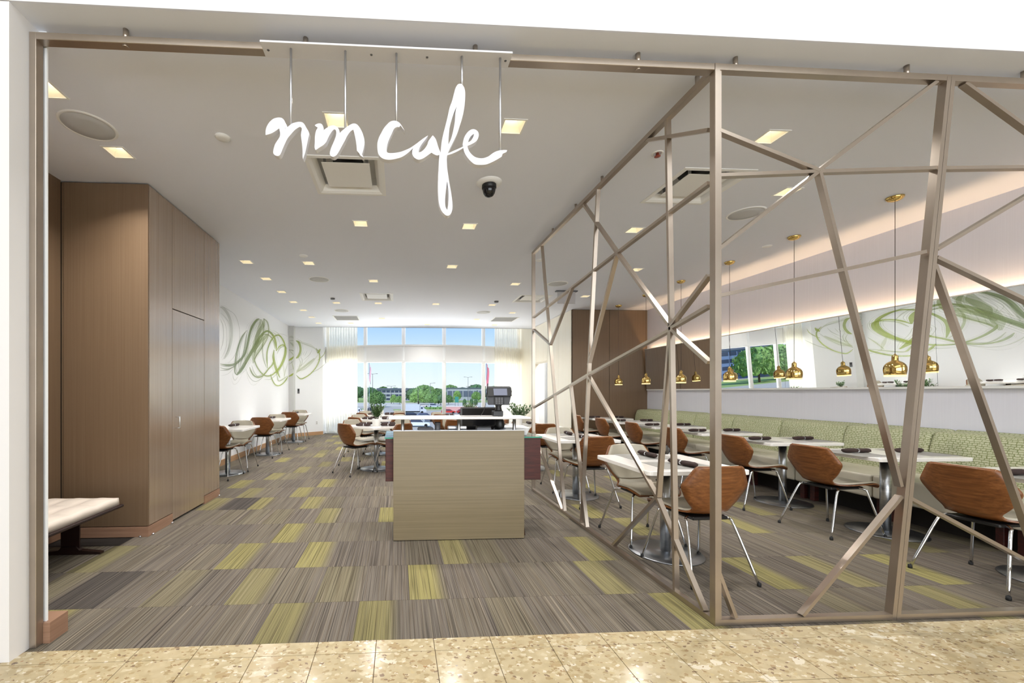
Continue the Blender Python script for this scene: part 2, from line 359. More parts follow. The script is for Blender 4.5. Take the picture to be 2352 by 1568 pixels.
DRK = {0: [-2.1], 4: [-1.95], 9: [.5], 3: [2.9]}
def row_cells(k):
    ys = YEL.get(k, []); cells = []; x = -3.06
    marks = sorted([(v, v+.245, 1, 0) for v in ys]+[(v, v+.30, 0, 1) for v in DRK.get(k, [])])
    for a, b, yl, dk in marks+[(5.6, 5.6, 0, 0)]:
        if a-x < .05: a = x
        n = max(1, round((a-x)/.262)) if a-x > .03 else 0
        for i in range(n): cells.append((x+(a-x)*i/n, x+(a-x)*(i+1)/n, 0, 0))
        if b > a: cells.append((a, b, yl, dk))
        x = b
    return cells
def tile_into(mb, layer, x0, x1, y0, y1, col):
    n0 = len(mb.bm.faces); mb.box(x0+.0006, x1-.0006, y0+.0009, y1-.0009, -.006, 0); mb.bm.faces.ensure_lookup_table()
    for f in mb.bm.faces[n0:]:
        for lp in f.loops: lp[layer] = col[:3]+((lp.vert.co.x-x0)/(x1-x0),)
cnt = 0; rest = MB(); lay_r = rest.bm.loops.layers.float_color.new('tile')
for k in range(-1, 20):
    y0 = 2.12 if k < 0 else ROW0+RH*k; y1 = ROW0+RH*(k+1)
    for x0, x1, yl, dk in row_cells(k):
        if x1 < -2.2 and 3.75 < (y0+y1)/2 < 5.2: continue
        col = (yl*rng.uniform(.6, 1) if yl else (rng.uniform(.0, .1) if rng.random() < .8 else rng.uniform(.1, .3)), rng.random(), .85 if dk else (rng.uniform(0, .3) if rng.random() < .3 else 0), 1)
        if k <= 8 and cnt < 295 and -2.9 < x0 < (5.0 if k < 5 else 4.4):
            mb = MB(); ly = mb.bm.loops.layers.float_color.new('tile'); tile_into(mb, ly, x0, x1, y0, y1, col)
            obj('carpet_tile', mb, CARPET, floor); cnt += 1
        else: tile_into(rest, lay_r, x0, x1, y0, y1, col)
r_ = obj('carpet_tiles', rest, CARPET, floor); r_['kind'] = 'stuff'
mall = struct(obj('floor_mall', MB().box(-9, 10, -7, 2.12, -.06, -.004), GROUT))
tme = {}
TW = .2935
for iy, (ya, yb) in enumerate([(2.017, 2.12), (2.017-TW, 2.017), (2.017-2*TW, 2.017-TW), (2.017-3*TW, 2.017-2*TW)]):
    for ix in range(-9, 16):
        x0 = -.993+TW*ix
        if x0 < -2.6 or x0 > 3.6: continue
        key = 'a' if iy == 0 else 'b'
        if key not in tme: tme[key] = MB().box(.0016, TW-.0016, .0016, (yb-ya)-.0016, -.004, .001, .0006, 1).mesh('mall_tile_'+key, TERR)
        add('tile', tme[key], mall, (x0, ya, 0))
rest = MB()
for iy in range(4, 31):
    for ix in range(-26, 36): rest.box(-.993+TW*ix+.001, -.993+TW*(ix+1)-.001, 2.017-iy*TW+.001, 2.017-(iy-1)*TW-.001, -.004, .001)
for iy in range(0, 4):
    ya, yb = [(2.017, 2.12), (2.017-TW, 2.017), (2.017-2*TW, 2.017-TW), (2.017-3*TW, 2.017-2*TW)][iy]
    for ix in range(-26, 36):
        x0 = -.993+TW*ix
        if ix < -9 or ix > 15 or x0 < -2.6 or x0 > 3.6: rest.box(x0+.001, x0+TW-.001, ya+.001, yb-.001, -.004, .001)
r_ = obj('mall_tiles', rest, TERR, mall); r_['kind'] = 'stuff'

# ------------------------------------------------------------------ setting: ceiling with openings for the fixtures
DL = [(-2.15, 2.62), (-2.155, 3.28), (-.42, 2.81), (.795, 2.81), (-.415, 4.52), (.79, 4.53), (2.69, 2.82), (3.585, 3.585), (2.69, 4.53), (-2.155, 5.945), (-1.285, 5.952), (.79, 6.0), (-2.155, 6.815), (-.415, 6.85), (2.0, 6.91), (-2.155, 7.69), (-2.155, 8.545), (-1.285, 8.57), (-.42, 8.565), (.79, 8.58), (1.99, 8.6), (-2.145, 9.39), (2.66, 9.425), (-2.14, 10.25), (-.415, 10.335), (1.99, 10.33), (-2.14, 11.13), (-1.28, 11.1), (.79, 11.2), (2.655, 11.17), (3.59, 6.0), (3.605, 7.72)]
DIFF = [(-.43, 3.545), (2.67, 3.555), (-.415, 8.01), (2.64, 7.99)]
holes = [(x-.072, x+.072, y-.072, y+.072) for x, y in DL]+[(x-.27, x+.27, y-.27, y+.27) for x, y in DIFF]
X0, X1, Y0, Y1 = -3.1, 5.66, 2.04, 11.82
xs = sorted({round(v, 4) for h in holes for v in h[:2]} | {X0, X1}); ys = sorted({round(v, 4) for h in holes for v in h[2:]} | {Y0, Y1})
mb = MB(); V = {}
def gv(i, j):
    if (i, j) not in V: V[i, j] = mb.bm.verts.new((xs[i], ys[j], CZ))
    return V[i, j]
for i in range(len(xs)-1):
    for j in range(len(ys)-1):
        cx, cy = (xs[i]+xs[i+1])/2, (ys[j]+ys[j+1])/2
        if any(h[0] < cx < h[1] and h[2] < cy < h[3] for h in holes): continue
        mb.bm.faces.new((gv(i, j), gv(i, j+1), gv(i+1, j+1), gv(i+1, j)))
struct(obj('ceiling', mb, CEIL, recalc=False))
struct(obj('ceiling_slab', MB().box(-9, 10, 2.3, 13.4, 3.42, 3.6).box(-2.4, 4.0, 11.78, 11.82, CZ, 3.42), CEIL))
struct(obj('ceiling_mall', MB().box(-9.2, 10.2, -7.2, 2.3, 6.2, 6.4), FASCIA))

# ------------------------------------------------------------------ setting: walls
struct(obj('wall_front', MB().box(-9.2, 10.2, 2.04, 2.28, CZ+.004, 6.2).box(-9.2, -1.838, 2.04, 2.20, 0, CZ), FASCIA))
struct(obj('wall_mall', MB().box(-9.2, 10.2, -7.2, -7, 0, 6.2).box(-9.2, -9, -7, 2.04, 0, 6.2).box(10, 10.2, -7, 2.04, 0, 6.2).box(5.62, 10, 2.04, 2.20, 0, CZ), FASCIA))
struct(obj('wall_left', MB().box(-3.25, -3.07, 5.19, 11.65, 0, 3.42), LEFTW))
struct(obj('trim_1', MB().box(-3.25, -2.93, 11.65, 11.83, 0, 3.42), flat('grey_column_paint', '#cfcfcc', .6)))
mb = MB(); mb.prism([(-2.93, 11.83, 0), (-2.27, 12.45, 0), (-2.27, 13.1, 0), (-2.45, 13.1, 0), (-2.45, 12.5, 0), (-3.1, 11.9, 0), (-3.1, 11.83, 0)], (0, 0, 1), 3.42)
struct(obj('wall_left_end', mb, LEFTW))
mb = MB().box(-3.07, -3.055, 5.2, 11.65, 0, .1).box(-3.07, -2.915, 11.635, 11.65, 0, .1).box(-2.93, -2.915, 11.65, 11.83, 0, .1)
mb.bar((-2.925, 11.825, .05), (-2.265, 12.445, .05), .1, .014, (.685, -.728, 0))
struct(obj('baseboard_left', mb, BASEB))
struct(obj('wall_recess', MB().box(-3.2, -2.945, 2.20, 3.742, 0, CZ), BROWNW))
struct(obj('baseboard_recess', MB().box(-2.945, -2.932, 2.22, 3.742, 0, .09), BASEB2)); struct(obj('baseboard_front', MB().box(-1.95, -1.772, 2.185, 2.30, 0, .105), BASEB2))
struct(obj('wall_front_inner', MB().box(-3.2, -1.80, 2.20, 2.21, 0, CZ), LEFTW))
struct(obj('wall_right', MB().box(5.62, 5.8, 2.20, 9.1, 0, 3.42), LILAC))
# brown panelled wall closing the dining bay, two panels
wb = struct(obj('wall_bay', MB().box(3.9, 5.8, 8.975, 9.1, 0, 3.42), GAP))
for a, b in ((3.868, 4.739), (4.745, 5.62)): obj('panel', MB().box(a, b, 8.957, 8.975, .1, 3.118, .002, 1), BROWNW, wb)
obj('baseboard', MB().box(3.868, 5.62, 8.955, 8.975, 0, .094), BASEB2, wb)
# cream panelled wall with the doorway
wc = struct(obj('wall_cream', MB().box(3.89, 4.0, 8.99, 10.45, 0, 3.42).box(3.89, 4.0, 11.55, 13.2, 0, 3.42).box(3.89, 4.0, 10.45, 11.55, 2.09, 3.42), GAP))
for a, b, z0, z1 in ((8.957, 9.72, .1, 3.12), (9.725, 10.45, .1, 3.12), (10.455, 11.545, 2.09, 3.12), (11.55, 11.825, .1, 3.12), (11.828, 13.2, .1, 3.42)):
    obj('panel', MB().box(3.872, 3.89, a, b, z0, z1, .002, 1), CREAMW, wc)
obj('jamb', MB().box(3.89, 4.02, 11.53, 11.55, 0, 2.09).box(3.89, 4.02, 10.45, 10.47, 0, 2.09).box(3.89, 4.02, 10.47, 11.53, 2.07, 2.09), CREAMW, wc)
obj('baseboard', MB().box(3.87, 3.89, 8.957, 10.45, 0, .094), BASEB, wc); obj('baseboard', MB().box(3.87, 3.89, 11.55, 13.0, 0, .094), BASEB, wc)
struct(obj('wall_passage', MB().box(4.5, 4.6, 9.2, 13.2, 0, 3.4).box(4.0, 4.5, 9.2, 9.3, 0, 3.4).box(4.0, 4.5, 12.4, 12.5, 0, 3.4).box(3.9, 4.6, 9.2, 12.5, 2.9, 3.0), LEFTW))
light('passage_fill', 'POINT', (4.22, 9.75, 2.5), (0, 0, 0), 300, (1, .98, .93), shadow_soft_size=.15)  # added unseen lamp, brightens the doorway by bounce

# ------------------------------------------------------------------ setting: curved window wall
def ya(x): return 12.15+.085*(x-.8)**2
win = struct(empty('window_1', (0, 0, 0)))
MX = [-2.2, -.99, .155, 1.363, 2.6, 3.86]
for x in MX: obj('mullion', MB().tube([(x, ya(x), -.4), (x, ya(x), 3.42)], .058, 16), TRIMW, win)
def arcstrip(z0, z1, d0, d1, a=-2.3, b=3.9, n=28):
    m = MB(); rows = []
    for i in range(n+1):
        x = a+(b-a)*i/n; y = ya(x); rows.append([(x, y+d0, z0), (x, y+d1, z0), (x, y+d1, z1), (x, y+d0, z1), (x, y+d0, z0)])
    m.grid(rows, smooth=False); return m
obj('header', arcstrip(2.21, 2.64, -.04, .14), WHITE, win)
obj('transom', arcstrip(2.165, 2.215, -.07, .1), TRIMW, win); obj('transom', arcstrip(2.635, 2.68, -.07, .1), TRIMW, win)
obj('head_rail', arcstrip(3.3, 3.42, -.05, .1), TRIMW, win); obj('sill', arcstrip(-.4, .07, -.05, .14), TRIMW, win)
for a, b in zip(MX, MX[1:]):
    for z0, z1 in ((.07, 2.17), (2.68, 3.3)): obj('pane', MB().poly([(a, ya(a), z0), (b, ya(b), z0), (b, ya(b), z1), (a, ya(a), z1)]), GLASS, win)

# sheer curtains at both ends of the window
def curtain(name, x0, x1, folds, label):
    rows = []; n = folds*10
    for z in (.03, .5, 1.2, 2.0, 2.7, 3.1, 3.3):
        rows.append([(x0+(x1-x0)*i/n, ya(x0+(x1-x0)*i/n)-.2+.045*math.sin(2*math.pi*i/10)+.012*math.sin(i*.37+z), z) for i in range(n+1)])
    m = MB(); m.grid(rows); t = thing(name, label, 'curtain', (0, 0, 0))
    obj('drape', m, SHEER, t)
    obj('track', arcstrip(3.3, 3.33, -.22, -.18, x0, x1, 10), TRIMW, t)
    return t
curtain('sheer_curtain', -2.22, -1.22, 12, 'white sheer floor-length curtain beside the green swirl wall')
curtain('sheer_curtain', 2.93, 3.84, 12, 'cream sheer curtain between the window and the cream panelled wall')

# ------------------------------------------------------------------ metal entrance frame and lattice screens
FY = 2.143
FA = [[1.758, 2.716, 2.338, 2.512], [2.338, 2.512, 3.047, 3.039], [1.758, 2.469, 2.338, 2.507], [2.338, 2.507, 3.066, 2.549], [2.338, 2.507, 1.751, 2.059], [2.343, 2.508, 2.489, 1.964], [2.489, 1.964, 2.829, 0.746], [1.751, 1.807, 2.489, 1.964], [2.489, 1.964, 2.979, 2.073], [2.832, 0.69, 2.243, 0.036], [1.741, 0.332, 1.855, 0.038]]
FB = [[3.217, 3.037, 3.643, 2.768], [3.084, 2.547, 3.643, 2.571], [3.047, 2.087, 3.643, 2.427], [3.047, 2.042, 3.643, 1.787], [3.037, 2.0, 3.643, 0.427], [2.884, 0.68, 3.643, 0.29]]
SD = [[2.567, 3.052, 2.486, 0.022], [3.493, 3.062, 3.821, 0.017], [4.902, 3.066, 4.215, 0.014], [2.783, 3.046, 2.209, 2.752], [3.765, 3.041, 3.183, 2.396], [3.183, 2.396, 2.537, 1.704], [2.537, 1.692, 2.209, 1.445], [5.212, 2.241, 3.183, 2.389], [3.183, 2.389, 2.545, 2.434], [2.545, 2.434, 2.209, 2.454], [3.183, 2.375, 3.667, 1.526], [4.029, 2.321, 4.613, 1.823], [5.212, 2.089, 4.613, 1.823], [5.212, 1.074, 3.676, 1.438], [3.676, 1.438, 2.537, 1.678], [2.537, 1.684, 2.209, 1.761], [2.532, 1.703, 2.209, 1.935], [3.667, 1.422, 2.671, 0.57], [2.671, 0.57, 2.242, 0.03], [2.671, 0.57, 3.25, 0.02], [4.061, 1.34, 3.702, 0.019], [5.212, 0.77, 4.272, 0.006], [2.537, 1.678, 2.661, 0.573]]
def square(mb, x0, x1, y0, y1, z0, z1): return mb.box(x0, x1, y0, y1, z0, z1, .002, 1)
t = thing('entrance_frame', 'champagne metal portal framing the open entrance at left', 'frame')
obj('post', square(MB(), -1.838, -1.805, FY, FY+.045, 0, 3.075), CHAMP, t); obj('header', square(MB(), -1.838, 1.7275, FY+.001, FY+.05, 3.040, 3.0755), CHAMP, t)
for x in (-1.388, -.484, .41, 1.307): obj('hanger', MB().tube([(x, FY+.025, 3.07), (x, FY+.025, CZ)], .013, 12), CHAMP, t); obj('bolt', MB().lathe([(.014, 3.034), (.016, 3.04)], 12, (x, FY+.025, 0)), CHAMP, t)
def screen(label, rails, bars, nrm, conv, hang, wf):
    t = thing('lattice_screen', label, 'screen')
    for nm, a, b, w in rails: obj(nm, MB().bar(conv(a), conv(b), w, .04 if 'post' in nm else .038, nrm, 0 if 'post' in nm else .001), CHAMP, t)
    for i, r in enumerate(bars): obj('bar', MB().bar(conv(r[:2]), conv(r[2:]), wf, .032, nrm, .004+.0004*(i % 5)), CHAMP, t)
    for h in hang: obj('hanger', MB().tube([h, (h[0], h[1], CZ)], .012, 12), CHAMP, t)
    return t
cf = lambda p: (p[0], FY, p[1])
screen('angular metal lattice screen right of the corner post, facing the concourse', [('post', (1.7425, .0), (1.7425, 3.076), .028), ('rail', (1.7565, 3.058), (3.121, 3.055), .034), ('rail', (1.742, .017), (2.788, .017), .030), ('leaning_post', (3.108, 3.06), (2.774, 0), .024)], FA, (0, 1, 0), cf, [(1.86, FY+.02, 3.06), (2.875, FY+.02, 3.06)], .019)
screen('angular metal lattice screen running off the picture past the leaning double post', [('rail', (3.121, 3.055), (5.6, 3.05), .034), ('rail', (2.79, .017), (5.6, .017), .030), ('leaning_post', (3.134, 3.06), (2.800, 0), .024), ('post', (5.585, 0), (5.585, 3.06), .03)], FB+[[3.643, 2.768, 4.6, 2.1], [3.643, 2.571, 5.58, 2.65], [3.643, 2.427, 4.9, 3.04], [3.643, 1.787, 5.58, .7], [3.643, .29, 4.4, .03]], (0, 1, 0), cf, [(3.6, FY+.02, 3.06), (4.6, FY+.02, 3.06)], .019)
SX = 1.728
cs = lambda p: (SX, p[0], p[1])
screen('angular metal lattice screen running back from the corner post beside the host stand', [('post', (2.165, 0), (2.165, 3.075), .034), ('post', (5.215, 0), (5.215, 3.075), .03), ('rail', (2.15, 3.058), (5.23, 3.075), .034), ('rail', (2.15, .015), (5.23, .015), .03)], SD, (1, 0, 0), cs, [(SX+.018, 2.30, 3.06), (SX+.018, 3.42, 3.06), (SX+.018, 3.94, 3.07), (SX+.018, 4.54, 3.07)], .02)

# ------------------------------------------------------------------ closet block with the concealed door, left
t = thing('built_in_closet', 'bronze veneered full-height closet block with a flush door at left', 'cabinet', (0, 0, 0))
CXF, CYF = -2.21, 3.746
obj('carcass', MB().box(-3.2, CXF-.02, CYF+.02, 5.185, 0, CZ-.004), GAP, t)
obj('front_panel', MB().box(-2.925, CXF-.0, CYF, CYF+.02, .095, CZ-.012, .0015, 1), BROWNW, t)
obj('corner_fillet', MB().box(-2.944, -2.931, CYF+.006, CYF+.02, .095, CZ-.012), BROWNW, t)
obj('side_panel', MB().box(CXF-.02, CXF, CYF+.02, 4.134, .095, CZ-.012, .0015, 1), PANEL, t)
obj('side_panel', MB().box(CXF-.02, CXF, 4.798, 5.19, .095, CZ-.012, .0015, 1), PANEL, t)
obj('top_panel', MB().box(CXF-.02, CXF, 4.140, 4.792, 2.097, CZ-.012, .0015, 1), PANEL, t)
d = obj('door', MB().box(CXF-.02, CXF, 4.140, 4.792, .02, 2.089, .0015, 1), PANEL, t)
obj('handle', MB().tube(smooth_bez([(CXF-.003, 4.20, 1.03), (CXF+.034, 4.20, 1.03), (CXF+.038, 4.20, 1.026), (CXF+.038, 4.20, .924), (CXF+.034, 4.20, .92), (CXF-.003, 4.20, .92)], 2), .005, 8), CHROME, d)
for bx in ((-2.944, CXF+.002, CYF-.006, CYF+.02, 0, .088), (CXF-.02, CXF+.006, CYF-.0055, 4.134, 0, .0882), (CXF-.02, CXF+.006, 4.798, 5.19, 0, .088)): obj('baseboard', MB().box(*bx), BASEB2, t)
for p in ((-2.27, CYF-.012, .012), (CXF+.012, 3.80, .012), (CXF+.012, 4.11, .012), (CXF+.012, 5.16, .012)): obj('floor_clip', MB().lathe([(.011, -.012), (.011, 0), (.006, .003)], 10, p), RING, t)
# ------------------------------------------------------------------ chairs
PROF = [(-.268, .786, .150, .040), (-.264, .778, .172, .042), (-.249, .725, .203, .046), (-.236, .675, .230, .050), (-.230, .652, .238, .051), (-.222, .622, .230, .050), (-.205, .565, .197, .044), (-.190, .515, .165, .036), (-.172, .478, .142, .026), (-.142, .452, .138, .016), (-.098, .436, .162, .016), (-.04, .429, .198, .026), (.03, .428, .228, .038), (.09, .431, .240, .042), (.16, .438, .228, .036), (.22, .440, .206, .018), (.250, .434, .186, .006), (.262, .427, .170, 0)]
def shell_rows(lo, hi, inset, off, nt=10, sub=3):
    P = [Vector((a, b, w)) for a, b, w, c in PROF]; Cc = [c for *_, c in PROF]
    dense = []
    for i in range(len(PROF)-1):
        for k in range(sub):
            f = k/sub; p = smooth_pt(PROF, i, f); dense.append(p)
    dense.append(PROF[-1])
    n = len(dense); rows = []
    for i in range(n):
        if not lo <= i/(n-1) <= hi: continue
        a, b = dense[max(i-1, 0)], dense[min(i+1, n-1)]
        t = Vector((0, b[0]-a[0], b[1]-a[1])).normalized(); nr = Vector((0, -t.z, t.y))     # towards the sitter: forward on the back, up on the seat
        z_ = dense[i][1]; cv = Vector((0, 1, -.12)) if z_ > .54 else (nr if z_ < .46 else (Vector((0, 1, -.12))*((z_-.46)/.08)+nr*(1-(z_-.46)/.08)))
        y, z, w, c = dense[i]; w = max(.02, w-inset); row = []
        for k in range(nt+1):
            u = -1+2*k/nt; row.append(Vector((u*w, y, z))+cv*(c*abs(u)**2.2)+nr*off)
        rows.append(row)
    return rows
def smooth_pt(A, i, t):
    g = lambda k: A[min(max(k, 0), len(A)-1)]
    p0, p1, p2, p3 = g(i-1), g(i), g(i+1), g(i+2)
    return tuple(.5*(2*b+(c-a)*t+(2*a-5*b+4*c-d)*t*t+(3*b-a-3*c+d)*t**3) for a, b, c, d in zip(p0, p1, p2, p3))
def slab(lo, hi, inset, o0, o1):
    m = MB(); A = shell_rows(lo, hi, inset, o0); B = shell_rows(lo, hi, inset+(.004 if inset else 0), o1)
    va = m.grid(A); vb = m.grid(B, flip=True); n, k = len(va), len(va[0])
    for i in range(n-1):
        for j in (0, k-1): m.bm.faces.new((va[i][j], va[i+1][j], vb[i+1][j], vb[i][j]))
    for j in range(k-1):
        for i in (0, n-1): m.bm.faces.new((va[i][j], va[i][j+1], vb[i][j+1], vb[i][j]))
    return m
def make_chair():
    t = thing('dining_chair', '', 'chair')
    obj('shell', slab(0, 1, 0, -.006, .005), WALNUT, t)
    obj('back_pad', slab(.03, .475, .016, .005, .016), LEATHER, t); obj('seat_pad', slab(.49, .97, .016, .005, .018), LEATHER, t)
    obj('bracket', MB().box(-.13, .13, -.15, .17, .402, .424, .006, 1), BLACK, t)
    for sx in (-1, 1):
        for sy in (-1, 1):
            y0 = -.10 if sy < 0 else .13; y1 = -.275 if sy < 0 else .245
            pts = smooth_bez([(sx*.06, y0*.75, .413), (sx*.13, y0*1.0, .415), (sx*.158, y0*1.16, .402), (sx*.172, y0+(y1-y0)*.28, .36), (sx*.232, y1, .012)], 4)
            l = obj('leg', MB().tube(pts, .0088, 8), CHROME, t)
            obj('foot', MB().lathe([(.011, 0), (.0125, .004), (.0115, .024)], 10, (sx*.2335, y1, 0)), RUBBER, l)
    return t
chair0 = make_chair(); first_chair = [True]
def chair(x, y, deg, label, group):
    """deg: direction the sitter faces, measured from +Y towards -X"""
    if first_chair[0]:
        first_chair[0] = False; chair0.location = (x, y, .002); chair0.rotation_euler = (0, 0, R(deg)); chair0['label'] = label; chair0['group'] = group; return chair0
    return dup(chair0, (x, y, .002), R(deg), label, group)

# ------------------------------------------------------------------ tables
TZ = .722
def make_table(sx, sy, rad, label, group):
    t = thing('pedestal_table', label, 'table', group=group)
    m = MB(); m.box(-sx/2, sx/2, -sy/2, sy/2, TZ-.032, TZ)
    es = [e for e in m.bm.edges if abs(e.verts[0].co.z-e.verts[1].co.z) > .01]; bmesh.ops.bevel(m.bm, geom=es, offset=rad, segments=5, affect='EDGES', profile=.5)
    es = [e for e in m.bm.edges if abs(e.verts[0].co.z-e.verts[1].co.z) < .001 and len(e.link_faces) == 2 and e.calc_face_angle(0) > 1]; bmesh.ops.bevel(m.bm, geom=es, offset=.003, segments=1, affect='EDGES')
    obj('top', m, QUARTZ, t)
    obj('column', MB().lathe([(.037, .012), (.037, TZ-.034)], 28), STEEL, t)
    obj('top_plate', MB().box(-.12, .12, -.12, .12, TZ-.040, TZ-.032), BLACK, t)
    obj('base', MB().lathe([(.01, 0), (.262, 0), (.265, .004), (.262, .010), (.10, .0135), (.045, .018), (.04, .02)], 56), DISC, t)
    return t
def make_napkin():
    t = thing('napkin_roll', '', 'napkin')
    rg = random.Random(3); rows = []; n = 18
    for i in range(n+1):
        u = i/n; x = -.118+.236*u; pin = 1-.32*math.exp(-((u-.52)/.05)**2); en = .72+.28*min(1, min(u, 1-u)*9)
        row = []
        for k in range(13):
            a = 2*math.pi*k/12; rr = .021*pin*en*(1+.09*math.sin(3*a+u*9)+.05*math.sin(7*a-u*17)); row.append((x, rr*1.25*math.cos(a), .0195+rr*.93*math.sin(a)))
        row[-1] = row[0]; rows.append(row)
    m = MB(); m.grid(rows); bmesh.ops.remove_doubles(m.bm, verts=m.bm.verts, dist=1e-5)
    ends = [e for e in m.bm.edges if e.is_boundary]; bmesh.ops.holes_fill(m.bm, edges=ends, sides=20)
    obj('cloth', m, NAPK, t)
    b = MB(); rows = []
    for x in (-.006, -.006, .007, .007): rows.append([(x+.006, 1.02*.0185*1.2*math.cos(2*math.pi*k/14), .0195+.0178*math.sin(2*math.pi*k/14)) for k in range(15)])
    b.grid(rows); obj('band', b, RING, t)
    return t
nap0 = make_napkin(); first_nap = [True]
def napkin(x, y, deg, label, group='brown napkin rolls laid on the tables', z=TZ+.0035):
    if first_nap[0]:
        first_nap[0] = False; nap0.location = (x, y, z); nap0.rotation_euler = (0, 0, R(deg)); nap0['label'] = label; nap0['group'] = group; return
    dup(nap0, (x, y, z), R(deg), label, group)
mat_me = MB().box(-.21, .21, -.145, .145, 0, .0016, .0006, 1).mesh('placemat', PLACEM)
def placemat(x, y, deg, label):
    o = add('placemat', mat_me, None, (x, y, TZ+.0004), (0, 0, R(deg))); tag(o, label, 'placemat', 'grey placemats under the napkins'); return o
TA = make_table(.85, .60, .02, 'x', 'banquette tables'); TB = make_table(.76, .76, .035, 'x', 'square tables')
used = {}
def table(proto, x, y, deg, label, group):
    if proto.name not in used:
        used[proto.name] = 1; proto.location = (x, y, 0); proto.rotation_euler = (0, 0, R(deg)); proto['label'] = label; proto['group'] = group; return proto
    return dup(proto, (x, y, 0), R(deg), label, group)
NB = ['nearest', 'second', 'third', 'fourth', 'fifth', 'sixth', 'farthest']
for i in range(7):
    y = 2.50+1.003*i; w = NB[i]; jit = [0, .03, -.02, .02, -.01, .02, 0][i]
    table(TA, 4.448, y, 0, '%s white table along the green banquette, counted from the concourse' % w, 'banquette tables')
    chair(4.0, y+.055+jit*.6 if i < 2 else y-.05+jit, -90+[3, 2, -2, 3, 0, 2, -3][i], 'walnut shell chair tucked at the %s banquette table, counted from the concourse' % w, 'chairs facing the green banquette')
    for nm, x in (('chair', 4.175), ('banquette', 4.69)):
        napkin(x, y+rng.uniform(-.01, .01), rng.uniform(-4, 4), 'brown napkin roll on the %s side of the %s banquette table' % (nm, w))
        placemat(x+(-.06 if nm == 'chair' else .06), y, 90, 'grey placemat on the %s side of the %s banquette table' % (nm, w))
# tables directly behind the side screen
for i, (x, y) in enumerate([(2.125, 3.15), (2.19, 4.95), (2.25, 6.75)]):
    w = ['nearest', 'second', 'third'][i]
    table(TB, x, y, 0, '%s square white table behind the side lattice screen' % w, 'square tables behind the screen')
    chair(x-.0, y-.32, [2, 3, 0][i], 'walnut chair with its back to us at the %s table behind the side screen' % w, 'chairs behind the side screen')
    chair(x+.0, y+.33, 180+[0, -3, 2][i], 'cream-padded chair facing us at the %s table behind the side screen' % w, 'chairs behind the side screen')
    for nm, dy in (('near', -.17), ('far', .27)):
        napkin(x+.02, y+dy, 92+rng.uniform(-8, 8), 'brown napkin roll on the %s half of the %s table behind the side screen' % (nm, w))
        placemat(x, y+dy*.95, 0, 'grey placemat on the %s half of the %s table behind the side screen' % (nm, w))
# tables along the mural wall
for i, (x, y) in enumerate([(-2.675, 6.58), (-2.675, 8.55), (-2.675, 10.62)]):
    w = ['nearest', 'middle', 'farthest'][i]
    table(TB, x, y, 0, '%s square white table along the wall with the green swirl mural' % w, 'square tables by the mural')
    chair(x+.02, y-.29, [-3, 2, 0][i], 'walnut chair with its back to us at the %s table by the mural wall' % w, 'chairs by the mural wall')
    chair(x+.04, y+.32, 180+[2, 0, 3][i], 'cream-padded chair facing us at the %s table by the mural wall' % w, 'chairs by the mural wall')
    for nm, dy in (('near', -.2), ('far', .2)): napkin(x+(.02 if dy > 0 else -.1), y+dy, 80+rng.uniform(-8, 8), 'brown napkin roll on the %s half of the %s table by the mural wall' % (nm, w))
# diagonal tables in the middle of the room
CT = [(-.37, 6.83, 'nearest table left of the host stand'), (-.42, 8.45, 'second table left of the host stand'), (-.42, 10.1, 'farthest table left of the host stand'), (1.42, 7.6, 'nearer table behind the card terminal'), (1.36, 9.4, 'farther table behind the card terminal')]
for i, (x, y, w) in enumerate(CT):
    table(TB, x, y, 45, 'square white table set diagonally, the '+w, 'diagonal tables in mid room')
    for ang, nm in ((45, 'near left'), (-45, 'near right'), (135, 'far left'), (-135, 'far right')):
        # near left chair faces +X+Y
        face = {'near left': -45, 'near right': 45, 'far left': -135, 'far right': 135}[nm]; dx, dy = {'near left': (-1, -1), 'near right': (1, -1), 'far left': (-1, 1), 'far right': (1, 1)}[nm]
        k = .275 if i else .285
        chair(x+dx*k*1.06, y+dy*k*1.06, face+rng.uniform(-4, 4), '%s chair at the %s' % (nm, w), 'chairs around the diagonal tables')
    for dx, dy, nm in ((-.2, -.14, 'near left'), (.2, -.14, 'near right'), (-.18, .16, 'far left'), (.2, .18, 'far right')): napkin(x+dx, y+dy, rng.uniform(-25, 25), 'brown napkin roll, %s place, %s' % (nm, w))

